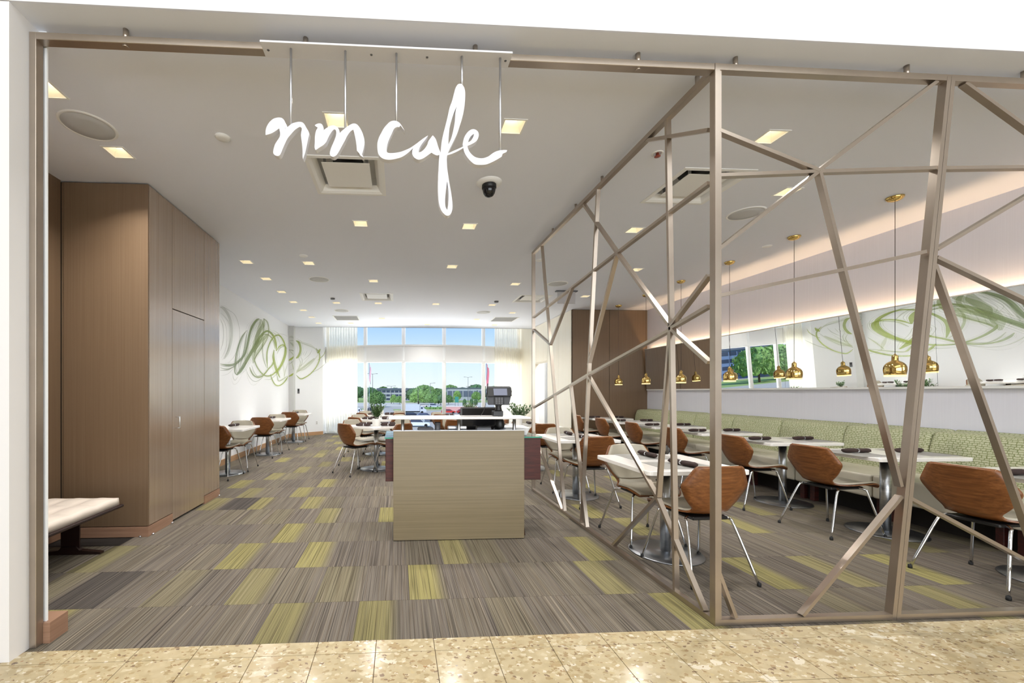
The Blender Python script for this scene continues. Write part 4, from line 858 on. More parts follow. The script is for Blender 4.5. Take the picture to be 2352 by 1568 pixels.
obj('mounting_plate', MB().box(-.642, .640, -.035, .062, -.012, -.002, .001, 1), SIGNW, t)
for x in (-.615, -.09, .20, .615): obj('screw', MB().lathe([(.006, -.0135), (.007, -.012)], 10, (x, .015, 0)), GREYP, t)
for x, z in ((-.547, 2.640), (-.272, 2.630), (-.010, 2.672), (.331, 2.883), (.533, 2.546)): obj('rod', MB().tube([(x+.05, 0, -.008), (x+.05, 0, z-3.04-.02)], .0062, 12), ALU, t)
for k, loops in SG.items():
    cu = bpy.data.curves.new('letter', 'CURVE'); cu.dimensions = '2D'; cu.fill_mode = 'BOTH'; cu.extrude = .016; cu.materials.append(SIGNW)
    for lp in loops:
        pts = catm(lp); sp = cu.splines.new('POLY'); sp.points.add(len(pts)-1); sp.use_cyclic_u = True
        for q, (x, z) in zip(sp.points, pts): q.co = (x+.05, z-3.04, 0, 1)
    tmp = bpy.data.objects.new('tmp', cu); COL.objects.link(tmp); dg = bpy.context.evaluated_depsgraph_get(); me = bpy.data.meshes.new_from_object(tmp.evaluated_get(dg)); bpy.data.objects.remove(tmp)
    o = add('letter' if len(k) == 1 else 'lettering', me, t, (0, 0.001, 0), (R(90), 0, 0)); o['label'] = {'n': 'brush letter n', 'm': 'brush letter m', 'cafe': 'joined brush word cafe'}[k]

# ------------------------------------------------------------------ swirl mural printed on the left wall
MU = [
('w',0.25,'7231 2735 7238 2748 7287 2730 7315 2765 7338 2720 7411 2770 7421 2696 7512 2743 7506 2657 7609 2699 7573 2606 7686 2643 7625 2541 7744 2572 7659 2460 7781 2484 7672 2369 7795 2387 7659 2278 7781 2289 7625 2184 7744 2188 7570 2084 7685 2082 7503 1992 7612 1985 7448 1924 7515 1914 7392 1861 7416 1857'),
('w',0.3,'7233 2778 7235 2779 7374 2769 7379 2774 7522 2759 7530 2766 7689 2751 7699 2758 7843 2730 7856 2737 7943 2680 7959 2686 8014 2611 8031 2616 8072 2529 8090 2533 8102 2432 8120 2435 8095 2322 8113 2324 8049 2203 8066 2203 7960 2071 7977 2071 7842 1950 7857 1948 7702 1866 7711 1863 7556 1794 7558 1793'),
('w',0.4,'7232 2542 7236 2543 7289 2497 7299 2501 7336 2446 7353 2451 7359 2378 7377 2381 7365 2300 7383 2302 7359 2216 7377 2218 7336 2132 7353 2133 7292 2056 7303 2056 7241 1983 7245 1983'),
('w',0.35,'7285 2589 7287 2590 7379 2532 7386 2535 7459 2466 7470 2469 7496 2373 7508 2376 7504 2268 7517 2269 7496 2155 7508 2156 7459 2044 7470 2044 7379 1950 7386 1949 7285 1862 7287 1862'),
('w',0.16,'7252 2643 7262 2649 7422 2593 7452 2609 7560 2530 7617 2550 7606 2437 7670 2449 7604 2321 7668 2329 7591 2187 7654 2193 7543 2056 7603 2055 7449 1946 7486 1942 7338 1843 7351 1841'),
('w',0.6,'7233 1754 7236 1763 7392 1746 7399 1769 7556 1743 7558 1779 7713 1757 7699 1792 7869 1785 7830 1816 8023 1833 7965 1860 8163 1892 8096 1915 8288 1947 8210 1966 8401 2017 8306 2026 8490 2116 8387 2117 8563 2228 8457 2225 8625 2348 8516 2343 8686 2467 8576 2461 8761 2573 8652 2570 8851 2669 8746 2671 8977 2758 8880 2767 9103 2828 9021 2846 9174 2862 9144 2884 9250 2889 9244 2899'),
('w',0.5,'7234 1729 7235 1733 7393 1729 7394 1739 7557 1734 7557 1749 7722 1750 7715 1765 7892 1783 7875 1795 8081 1844 8056 1854 8256 1922 8223 1930 8368 2005 8329 2008 8452 2101 8410 2102 8537 2227 8493 2226 8613 2356 8568 2353 8666 2456 8621 2454 8736 2551 8692 2551 8873 2670 8831 2672 9036 2780 8998 2786 9185 2846 9168 2853 9345 2901 9339 2904'),
('w',0.5,'7233 1694 7235 1698 7361 1683 7367 1693 7494 1678 7496 1694 7628 1692 7619 1707 7759 1720 7740 1733 7882 1762 7855 1773 8003 1819 7971 1828 8137 1891 8100 1898 8261 1981 8219 1985 8350 2094 8304 2094 8416 2214 8368 2212 8452 2329 8420 2326 8476 2442 8464 2441'),
('w',0.5,'7234 1651 7234 1655 7396 1656 7395 1666 7562 1670 7552 1683 7710 1710 7698 1718 7852 1758 7847 1761'),
('w',0.3,'7258 1554 7257 1555 7424 1575 7422 1578 7592 1611 7585 1615 7748 1684 7738 1687 7889 1774 7878 1776 7998 1864 7989 1865 8095 1956 8092 1956'),
('w',0.6,'8386 2475 8398 2473 8280 2418 8313 2413 8176 2349 8230 2346 8080 2251 8134 2249 7995 2144 8050 2144 7934 2042 7990 2042 7890 1941 7945 1942 7857 1837 7912 1839 7839 1746 7894 1748 7839 1682 7894 1686 7857 1635 7910 1644 7907 1609 7937 1619 7964 1593 7975 1598'),
('w',0.5,'8505 2536 8514 2534 8401 2487 8426 2483 8294 2421 8336 2418 8177 2306 8220 2305 8072 2180 8115 2179 8009 2068 8053 2069 7965 1960 8009 1961 7920 1850 7963 1850 7896 1749 7939 1752 7929 1677 7958 1681 7982 1616 7992 1618'),
('w',0.45,'8428 2509 8434 2509 8300 2374 8316 2374 8190 2248 8215 2249 8124 2141 8149 2142 8081 2039 8106 2041 8061 1930 8086 1932 8045 1828 8070 1829 8016 1746 8032 1746 7984 1672 7990 1672'),
('w',0.3,'8500 2520 8520 2521 8422 2391 8474 2395 8354 2269 8430 2274 8318 2162 8394 2166 8278 2061 8353 2062 8207 1954 8278 1952 8131 1851 8201 1849 8086 1761 8133 1759 8049 1676 8066 1675'),
('w',0.4,'7764 1634 7768 1634 7774 1584 7785 1585 7791 1540 7807 1543 7828 1506 7842 1511 7886 1494 7880 1500 7954 1527 7944 1530 8024 1576 8020 1577'),
('w',0.25,'7683 1537 7685 1538 7742 1469 7748 1470 7813 1419 7819 1423 7916 1424 7911 1428 8026 1465 8018 1467 8133 1538 8126 1539 8241 1628 8239 1628'),
('w',0.6,'7978 1592 7961 1599 8071 1620 8025 1636 8168 1654 8092 1676 8260 1703 8177 1721 8361 1767 8270 1781 8472 1856 8376 1867 8599 1960 8501 1971 8764 2079 8664 2090 8937 2204 8832 2212 9078 2319 8968 2325 9209 2422 9099 2430 9347 2511 9242 2523 9487 2584 9393 2603 9628 2640 9558 2669 9754 2674 9735 2717 9853 2684 9909 2735 9965 2676 10065 2726 10102 2650 10227 2697 10228 2606 10373 2647 10312 2545 10471 2578 10367 2470 10532 2496 10417 2389 10528 2403 10459 2303 10500 2307'),
('w',0.55,'7967 1597 7937 1606 8138 1665 8054 1686 8310 1742 8171 1769 8451 1837 8301 1860 8588 1937 8433 1958 8735 2041 8575 2060 8882 2144 8716 2162 9022 2241 8852 2258 9151 2329 8975 2344 9220 2402 9099 2411 9270 2469 9224 2472'),
('w',0.5,'8027 1631 8017 1634 8180 1703 8152 1710 8339 1784 8292 1793 8495 1887 8445 1895 8657 1999 8605 2006 8828 2112 8774 2119 9001 2230 8943 2235 9169 2359 9109 2363 9324 2474 9264 2479 9447 2543 9395 2553 9553 2582 9525 2601 9663 2601 9670 2627 9782 2605 9813 2633 9912 2601 9959 2629 10039 2583 10102 2609 10161 2546 10236 2568 10258 2492 10342 2510 10311 2424 10370 2432 10348 2346 10370 2348'),
('w',0.35,'9260 2889 9329 2900 9189 2783 9371 2808 9116 2683 9381 2705 9035 2581 9287 2588 8940 2475 9187 2480 8866 2379 9113 2387 8806 2284 9054 2296 8766 2179 9015 2195 8740 2075 8989 2092 8767 1977 8933 1988 8810 1881 8872 1884'),
('w',0.4,'9506 2949 9572 2959 9440 2865 9614 2888 9368 2792 9613 2803 9269 2721 9485 2709 9139 2634 9357 2626 9034 2538 9259 2538 8949 2443 9178 2450 8935 2358 9089 2366 8944 2278 9001 2281'),
('w',0.22,'9039 2839 9085 2836 8862 2751 8984 2743 8703 2656 8895 2653 8608 2552 8806 2557 8533 2445 8731 2453 8467 2335 8665 2344 8413 2222 8609 2232 8369 2106 8564 2116 8335 1995 8529 2004 8345 1899 8474 1905 8368 1807 8416 1809'),
('w',0.45,'8905 2114 8863 2117 9023 2182 8911 2190 9145 2250 8981 2266 9274 2327 9115 2349 9419 2405 9266 2431 9579 2478 9429 2507 9724 2543 9558 2567 9760 2589 9629 2592 9745 2617 9692 2616'),
('w',0.35,'8945 1965 8911 1967 9059 2051 8969 2056 9173 2131 9043 2143 9280 2192 9156 2209 9411 2267 9275 2278 9535 2387 9437 2390 9660 2522 9622 2522'),
('w',0.5,'9484 2941 9494 2949 9606 2931 9640 2951 9709 2910 9781 2937 9791 2860 9874 2881 9834 2785 9922 2800 9819 2685 9906 2694 9756 2575 9839 2578 9643 2466 9719 2465 9504 2363 9575 2358 9358 2270 9424 2262 9216 2187 9278 2178 9089 2116 9149 2107 8985 2054 9049 2047 8941 1999 8987 1998 8919 1951 8937 1950'),
('w',0.4,'9331 2899 9353 2906 9394 2845 9455 2863 9440 2787 9538 2808 9458 2713 9558 2728 9440 2629 9538 2638 9387 2543 9481 2546 9299 2452 9386 2449 9162 2351 9244 2345 9020 2244 9104 2241 8939 2134 8995 2133 8874 2024 8895 2024'),
('w',0.6,'8874 2022 8894 2025 8871 1978 8925 1985 8889 1928 8968 1942 8965 1864 9041 1881 9070 1797 9145 1816 9206 1734 9276 1756 9359 1681 9423 1706 9512 1648 9560 1676 9684 1633 9700 1664 9888 1641 9874 1672 10089 1666 10051 1695 10247 1698 10185 1723 10398 1745 10321 1765 10585 1811 10497 1829 10779 1896 10679 1909 10959 1998 10848 2007 11118 2112 10999 2115 11246 2230 11120 2229 11331 2348 11201 2341 11359 2455 11226 2441 11331 2550 11201 2529 11239 2627 11118 2600 11114 2685 11003 2654 10977 2726 10880 2691 10830 2748 10756 2710 10684 2750 10655 2712 10529 2728 10553 2698 10364 2686 10422 2665 10202 2624 10282 2612 10048 2541 10138 2535 9913 2444 10006 2442 9801 2340 9897 2341 9722 2233 9820 2237 9694 2128 9792 2136 9696 2025 9794 2034 9733 1927 9799 1933 9785 1829 9810 1832'),
('w',0.45,'9531 2541 9547 2542 9463 2453 9503 2455 9409 2362 9470 2368 9397 2264 9458 2271 9409 2165 9470 2173 9446 2068 9507 2077 9509 1976 9569 1986 9614 1898 9654 1906 9737 1826 9752 1829'),
('w',0.55,'8621 1792 8641 1795 8641 1746 8693 1755 8676 1700 8752 1717 8752 1653 8823 1673 8855 1612 8914 1637 8991 1587 9026 1616 9154 1580 9153 1612 9334 1600 9296 1629 9522 1646 9457 1668 9710 1722 9630 1740 9892 1808 9810 1825 10074 1877 9990 1894 10236 1954 10132 1962 10294 2049 10218 2048 10315 2145 10286 2144'),
('w',0.4,'8749 1830 8762 1832 8797 1761 8831 1767 8860 1696 8909 1707 8962 1641 9005 1655 9101 1608 9113 1628 9272 1633 9257 1645 9443 1677 9436 1681'),
('w',0.4,'8428 1737 8434 1738 8476 1680 8494 1683 8537 1623 8562 1629 8632 1569 8656 1576 8746 1525 8765 1533 8874 1501 8884 1512 9019 1500 9015 1511 9179 1524 9163 1533 9354 1575 9330 1582 9545 1666 9526 1670 9748 1776 9741 1777'),
('w',0.25,'8352 1805 8355 1806 8425 1688 8432 1689 8504 1580 8515 1581 8600 1494 8611 1496 8709 1436 8718 1439 8838 1419 8839 1423 8975 1432 8969 1437 9110 1473 9104 1475 9248 1527 9246 1528'),
('w',0.55,'10276 2321 10325 2324 10195 2227 10325 2235 10145 2130 10341 2149 10189 2032 10384 2057 10263 1938 10457 1966 10346 1859 10539 1889 10445 1784 10638 1816 10597 1712 10727 1734 10768 1640 10818 1648'),
('w',0.55,'10491 2304 10468 2306 10629 2373 10569 2379 10769 2434 10689 2449 10917 2482 10865 2506 11054 2508 11062 2543 11177 2508 11258 2542 11277 2477 11397 2500 11310 2398 11436 2411 11276 2290 11398 2295 11164 2164 11280 2163 11005 2040 11112 2033 10811 1936 10906 1924 10621 1850 10710 1836 10505 1791 10561 1781 10409 1742 10429 1738'),
('w',0.4,'10549 2238 10533 2238 10679 2328 10636 2330 10820 2407 10766 2415 11005 2461 10976 2478 11189 2491 11202 2514 11328 2485 11363 2500 11474 2462 11489 2467'),
('w',0.55,'10004 1703 10025 1705 10034 1642 10093 1649 10084 1580 10170 1593 10190 1514 10272 1530 10324 1457 10394 1479 10484 1427 10521 1455 10671 1422 10660 1451 10882 1445 10834 1471 11094 1489 11022 1511 11292 1552 11204 1570 11458 1618 11360 1633 11531 1667 11460 1674 11569 1709 11541 1711'),
('w',0.5,'10471 1760 10488 1761 10518 1671 10563 1676 10569 1597 10636 1605 10626 1559 10681 1573 10732 1548 10726 1569 10887 1568 10854 1586 11079 1607 11037 1623 11308 1663 11277 1673 11561 1728 11549 1732'),
('w',0.4,'9539 1567 9539 1569 9771 1563 9771 1570 10021 1578 10008 1587 10286 1646 10263 1653 10555 1742 10527 1748 10808 1854 10787 1858 11062 1979 11054 1980'),
('w',0.35,'10182 2786 10186 2789 10420 2780 10433 2788 10652 2761 10679 2773 10862 2699 10896 2709 11040 2626 11076 2636 11161 2579 11186 2586 11261 2538 11270 2541'),
('w',0.25,'10728 2775 10729 2777 10923 2793 10927 2800 11121 2808 11132 2819 11325 2811 11336 2818 11538 2810 11543 2812'),
('w',0.3,'9850 2702 9852 2704 10109 2717 10116 2724 10348 2718 10370 2730 10517 2680 10549 2690 10648 2615 10683 2624 10757 2531 10781 2536 10853 2436 10863 2438'),
('w',0.35,'11168 1676 11154 1676 11265 1778 11229 1778 11364 1878 11309 1880 11455 1975 11418 1975 11547 2070 11533 2070'),
('w',0.2,'11043 2054 11073 2058 11072 1949 11151 1956 11101 1845 11221 1855 11157 1751 11238 1757 11215 1658 11246 1660'),
('w',0.3,'11192 1676 11200 1678 11358 1622 11380 1627 11543 1569 11552 1571'),
('c',0.5,'-3085 2693 -3085 2696 -3029 2703 -3030 2711 -2976 2709 -2976 2721 -2928 2707 -2927 2715 -2883 2700 -2883 2703'),
('c',0.7,'-3083 2148 -3085 2161 -3034 2157 -3050 2190 -2980 2177 -3011 2222 -2928 2233 -2952 2261 -2883 2296 -2885 2306'),
('c',0.5,'-3085 2449 -3085 2455 -3030 2440 -3029 2457 -2978 2430 -2973 2455 -2930 2421 -2925 2437 -2883 2409 -2883 2415'),
('c',0.6,'-2997 2159 -2994 2159 -2968 2042 -2961 2044 -2942 1935 -2930 1938 -2919 1860 -2911 1862 -2898 1795 -2895 1796'),
('c',0.75,'-3082 1701 -3085 1719 -2973 1729 -2992 1776 -2883 1787 -2884 1804'),
('c',0.5,'-3084 2045 -3085 2050 -2979 2097 -2986 2110 -2883 2157 -2883 2162'),
('c',0.5,'-3085 2481 -3084 2483 -3021 2403 -3014 2410 -2961 2336 -2951 2346 -2918 2302 -2912 2310 -2883 2279 -2883 2282'),
('c',0.2,'-3084 2798 -3085 2813 -3028 2795 -3032 2836 -2983 2787 -2969 2846 -2938 2774 -2917 2808 -2885 2750 -2883 2763'),
('c',0.4,'-3085 1875 -3085 1877 -2982 1904 -2984 1909 -2883 1936 -2883 1938'),
('c',0.35,'-3040 2658 -3031 2671 -2997 2608 -2970 2643 -2960 2562 -2912 2606 -2924 2524 -2887 2546 -2887 2480 -2883 2487'),
('f',0.55,'-2920 2726 -2920 2740 -2896 2702 -2880 2740 -2876 2675 -2836 2717 -2854 2619 -2807 2646 -2839 2548 -2790 2562 -2838 2481 -2788 2482 -2847 2416 -2799 2403 -2868 2350 -2823 2327 -2892 2298 -2853 2263 -2907 2269 -2889 2236 -2920 2242 -2920 2229'),
('f',0.32,'-2918 1799 -2920 1809 -2881 1833 -2902 1859 -2842 1868 -2870 1911 -2799 1906 -2824 1952 -2742 1955 -2769 2000 -2666 2031 -2695 2075 -2587 2113 -2617 2156 -2528 2190 -2549 2218 -2475 2266 -2483 2277'),
('f',0.55,'-2920 1770 -2920 1775 -2879 1699 -2867 1715 -2828 1644 -2818 1673 -2773 1642 -2778 1673 -2716 1673 -2728 1701 -2640 1728 -2654 1754 -2558 1808 -2576 1831 -2481 1915 -2501 1934 -2414 2032 -2437 2048 -2368 2148 -2393 2158 -2340 2258 -2367 2262 -2335 2353 -2362 2349 -2350 2439 -2375 2425 -2391 2511 -2406 2498 -2441 2577 -2446 2571'),
('f',0.3,'-2890 2726 -2889 2732 -2819 2691 -2814 2706 -2742 2657 -2735 2679 -2645 2626 -2638 2649 -2553 2594 -2545 2617 -2493 2563 -2482 2584 -2451 2523 -2435 2539 -2419 2459 -2407 2467 -2392 2385 -2387 2387'),
('f',0.6,'-2342 2567 -2329 2561 -2369 2532 -2334 2514 -2393 2502 -2344 2468 -2402 2469 -2373 2441 -2413 2433 -2402 2422'),
('f',0.6,'-2200 2567 -2196 2567 -2214 2506 -2204 2504 -2233 2448 -2219 2441 -2263 2391 -2252 2382 -2304 2335 -2294 2324 -2355 2275 -2348 2267 -2409 2214 -2407 2211'),
('f',0.45,'-2138 2224 -2136 2221 -2201 2149 -2196 2143 -2266 2077 -2259 2067 -2335 2006 -2329 1996 -2411 1939 -2405 1928 -2496 1878 -2493 1871 -2585 1820 -2584 1817'),
('f',0.45,'-2807 2286 -2805 2287 -2789 2237 -2783 2240 -2778 2184 -2768 2186 -2783 2115 -2773 2113 -2802 2040 -2793 2035 -2835 1965 -2830 1961 -2874 1889 -2872 1888'),
('f',0.45,'-2857 2240 -2855 2242 -2833 2181 -2827 2185 -2820 2119 -2810 2120 -2834 2036 -2824 2033 -2861 1954 -2852 1949 -2891 1896 -2885 1892 -2920 1846 -2920 1844'),
('f',0.25,'-2889 1989 -2890 1992 -2823 2025 -2826 2032 -2753 2077 -2759 2087 -2678 2182 -2683 2187 -2601 2303 -2603 2305'),
('f',0.45,'-2777 2425 -2775 2424 -2798 2361 -2792 2359 -2816 2296 -2813 2296'),
('f',0.45,'-2720 2445 -2717 2444 -2740 2390 -2734 2387 -2757 2333 -2755 2332'),
('f',0.45,'-2660 2472 -2657 2471 -2692 2394 -2686 2391 -2720 2315 -2717 2314'),
('f',0.45,'-2540 2522 -2538 2521 -2567 2447 -2562 2445 -2605 2370 -2598 2364 -2675 2280 -2671 2275 -2756 2187 -2755 2185'),
('f',0.3,'-2920 2810 -2920 2812 -2841 2753 -2838 2759 -2757 2703 -2754 2713 -2668 2679 -2665 2689 -2586 2660 -2583 2670 -2529 2627 -2526 2633 -2480 2590 -2478 2593'),
('f',0.25,'-2906 1863 -2906 1869 -2814 1883 -2818 1900 -2716 1927 -2727 1949 -2607 2043 -2622 2061 -2506 2175 -2522 2192 -2441 2282 -2453 2292 -2388 2384 -2392 2388'),
]
m = MB(); ly = m.bm.loops.layers.float_color.new('ink')
A0, A1 = Vector((-2.93, 11.83, 0)), Vector((-2.27, 12.45, 0)); dv = (A1-A0).normalized(); nv = Vector((dv.y, -dv.x, 0))
sub = []
for i, (kd, al, ss) in enumerate(MU):
    v = [int(q)/1000 for q in ss.split()]; off = .0012+.00012*i; L, Rr = [], []
    for j in range(0, len(v), 4):
        for lst, a, z in ((L, v[j], v[j+1]), (Rr, v[j+2], v[j+3])):
            if kd == 'w': p = Vector((-3.07+off, min(a, 11.648), z))
            elif kd == 'c': p = Vector((min(max(a, -3.065), -2.932), 11.65-off, z))
            else: p = A0+dv*((a-A0.x)/dv.x)+nv*off; p.z = z
            lst.append(p)
    L, Rr = smooth_bez(L, 4), smooth_bez(Rr, 4)
    n0 = len(m.bm.faces); m.grid([L, Rr], smooth=False); m.bm.faces.ensure_lookup_table()
    for kk in (.35, .8, -1.3, -1.75):          # thin side strands of the dry brush
        s1 = [a+(a-b)*kk for a, b in zip(L, Rr)]; s2 = [a+(a-b)*(kk+.10) for a, b in zip(L, Rr)]
        if len(ss) > 90 and all((2.0 < 3.126-.02 > v.z > 1.0) for v in s1): sub.append((s1, s2, al*.45))
    for f in m.bm.faces[n0:]:
        for lp in f.loops: lp[ly] = (al, al, al, 1)
for s1, s2, al in sub:
    if abs(s1[0].x+3.07) < .02 and max(v.y for v in s1+s2) > 11.64: continue
    n0 = len(m.bm.faces); m.grid([s1, s2], smooth=False); m.bm.faces.ensure_lookup_table()
    for f in m.bm.faces[n0:]:
        for lp in f.loops: lp[ly] = (al, al, al, 1)
o = obj('wall_mural', m, INK, None, False); tag(o, 'green and grey-green brush swirl mural across the left wall', 'mural')
t = thing('thermostat', 'small grey thermostat on the white wall below the swirl mural', 'thermostat', (-2.86, 11.895, 1.30)); t.rotation_euler = (0, 0, R(43)); obj('case', MB().box(-.03, .03, -.018, 0, -.07, .07, .004, 1), GREYP, t); obj('display', MB().box(-.02, .02, -.02, -.018, .0, .05), BLACK, t)
t = thing('wall_outlet', 'white electrical outlet low on the white wall beside the curtain', 'outlet', (-2.42, 12.305, .36)); t.rotation_euler = (0, 0, R(43)); obj('plate', MB().box(-.036, .036, -.006, 0, -.058, .058, .002, 1), TRIMW, t)
for z in (-.022, .022): obj('socket', MB().box(-.012, .012, -.008, -.006, z-.012, z+.012, .002, 1), GREYP, t)

# ------------------------------------------------------------------ outside: car park, road, trees, buildings
GZ = -5.8
ASPH = flat('asphalt', '#b3aca3', .9, var=.08, vscale=.05); ROADM = flat('road_concrete', '#c9c2b8', .9); LAWN = flat('lawn', '#93a860', .95, var=.15, vscale=.3)
struct(obj('ground', MB().box(-500, 500, 14, 900, GZ-.5, GZ), ASPH)); struct(obj('road_far', MB().box(-400, 400, 200, 262, GZ, GZ+.03), ROADM))
struct(obj('lawn_far', MB().box(-400, 400, 268, 500, GZ, GZ+.02).box(-160, -60, 108, 140, GZ, GZ+.02), LAWN)); struct(obj('median_strip', MB().box(-2, 30, 157, 163, GZ, GZ+.15).box(-40, -8, 165, 169, GZ, GZ+.15), LAWN))
crown_mats = [flat('tree_green_'+str(i), c, .8, var=.5, vscale=8) for i, c in enumerate(('#5d7f45', '#6f9352', '#4d7048', '#7fa35a'))]; BARK = flat('bark', '#5c4c3c', .9)
def crown_mesh(seed, mat):
    rg = random.Random(seed); m = MB()
    for k in range(26):
        a, e = rg.uniform(0, 6.283), rg.uniform(-.55, 1.2); q = rg.uniform(.30, .72); c = Vector((q*math.cos(a)*math.cos(e), q*math.sin(a)*math.cos(e), .62+.50*q*math.sin(e))); r = rg.uniform(.20, .34)
        res = bmesh.ops.create_icosphere(m.bm, subdivisions=2, radius=r)
        for v in res['verts']: v.co = v.co*(1+rg.uniform(-.22, .22))+c
    for k in range(900):
        a, e = rg.uniform(0, 6.283), rg.uniform(-.6, 1.5); q = rg.uniform(.8, 1.06); p = Vector((q*math.cos(a)*math.cos(e)*.95, q*math.sin(a)*math.cos(e)*.95, .62+.58*q*math.sin(e))); s_ = rg.uniform(.03, .07)
        d1 = Vector((rg.uniform(-1, 1), rg.uniform(-1, 1), rg.uniform(-1, 1))).normalized()*s_; d2 = d1.orthogonal().normalized()*s_
        m.poly([p+d1, p+d2, p-d1, p-d2])
    return m.mesh('crown', mat, False)
CM = [crown_mesh(i, crown_mats[i % 4]) for i in range(4)]; TM = MB().tube([(0, 0, 0), (0, 0, .6)], .05, 8, radii=[.05, .03]).mesh('trunk', BARK)
def tree(x, y, w, h, k, label, group=None):
    t = thing('tree', label, 'tree', (x, y, GZ), k*1.7, group); c = add('crown', CM[k % 4], t); c.scale = (w/2, w/2, h/1.2); c.location = (0, 0, 0); u = add('trunk', TM, t); u.scale = (w*.5, w*.5, h*.9)
T_ = [(-9.7, 187.8, 8.4, 7.2, 0), (-29.6, 302.1, 12.8, 10.5, 2), (-23.8, 346.8, 14.7, 10.5, 2), (-12.8, 346.2, 13.2, 11.1, 0), (-3.3, 350.7, 15.6, 10.2, 2), (7.8, 350.1, 14.9, 9.8, 1), (16.6, 259.5, 16.6, 11.0, 1), (25.7, 274.0, 14.6, 9.1, 0), (10.8, 289.8, 13.6, 9.3, 2), (11.2, 224.7, 11.0, 7.1, 3), (17.6, 214.4, 9.1, 5.8, 1), (44.6, 348.1, 16.4, 12.6, 1), (55.4, 352.5, 12.8, 10.6, 0), (64.9, 341.9, 18.4, 12.8, 2), (75.5, 346.4, 14.9, 11.6, 0), (41.6, 288.1, 5.9, 7.6, 3), (54.2, 282.4, 7.3, 7.0, 1), (-2.8, 240.5, 4.3, 5.3, 3), (0.7, 230.3, 5.4, 4.6, 1), (22.2, 214.1, 7.3, 5.2, 2), (28.1, 228.8, 6.4, 5.1, 0), (30.2, 185.6, 2.0, 3.7, 2), (33.4, 185.4, 1.8, 3.9, 2), (35.9, 188.3, 2.0, 3.8, 2), (81.3, 336.0, 18.1, 11.7, 1), (-95, 115, 13, 10.2, 3), (-107, 119, 11, 9, 1), (-128, 142, 15, 11, 3)]
WHT = ['round tree standing alone by the lamp post beyond the left pane', 'broad dark tree at the far left of the view', 'dark tree behind the left end of the office roof', 'tree rising just left of the office roof middle', 'tree rising behind the middle of the office roof', 'tree behind the right end of the office roof', 'tall bright tree in the centre pane, the highest one there', 'tree right of the highest tree in the centre pane', 'dark tree left of the highest tree in the centre pane', 'low light-green tree under the highest centre tree', 'low bright tree at the right foot of the centre trees', 'tall tree rising over the left end of the grey warehouse', 'tree rising over the middle of the grey warehouse', 'tall tree rising over the right end of the grey warehouse', 'tree past the right end of the warehouse, by the curtain', 'round bright tree in front of the grey warehouse', 'second bright tree in front of the grey warehouse, further right', 'small light tree before the office wall', 'second small tree before the office wall, further right', 'bushy low tree at the edge of the centre pane', 'low tree at the left of the right pane', 'small conifer-like tree just right of the green road sign', 'second conifer-like tree right of the green road sign', 'third conifer-like tree right of the green road sign', 'tree at the far right, hidden behind the cream curtain', 'big green tree seen in the mirror through the window', 'smaller green tree beside the big one in the mirror', 'tall green tree behind the others seen in the mirror']
for i, ((x, y, w, h, k), l) in enumerate(zip(T_, WHT)): tree(x, y, w, h, k, l, 'trees beyond the car park')
DKW = flat('dark_cladding', '#5b6478', .6); GLZ = flat('office_glazing', '#3c465e', .2); LTW = flat('pale_concrete', '#a9adb8', .7); BLG = flat('blue_glazing', '#7186ad', .15)
def building(x, y, w, d, h, floors, bays, label, wall, glz, roofh=1.2):
    t = thing('office_building', label, 'building', (x, y, GZ)); obj('wall', MB().box(-w/2, w/2, 0, d, 0, h), wall, t); obj('roof', MB().box(-w/2-.6, w/2+.6, -.6, d, h, h+roofh), DKW, t)
    fh = h/floors; win_m = MB().box(-.42*w/bays, .42*w/bays, -.12, 0, 0, fh*.5).mesh('window', glz)
    for f in range(floors):
        for b in range(bays): add('window', win_m, t, (-w/2+(b+.5)*w/bays, 0, fh*(f+.3)))
    return t
building(-1.3, 310.5, 29, 16, 8.6, 3, 9, 'low dark office building behind the car park trees', LTW, GLZ); building(55, 333, 30, 20, 9.8, 1, 7, 'long grey warehouse beyond the road on the right', LTW, DKW, .6)
building(-116, 150, 40, 20, 11, 4, 12, 'blue glass office block seen in the mirror', BLG, GLZ)
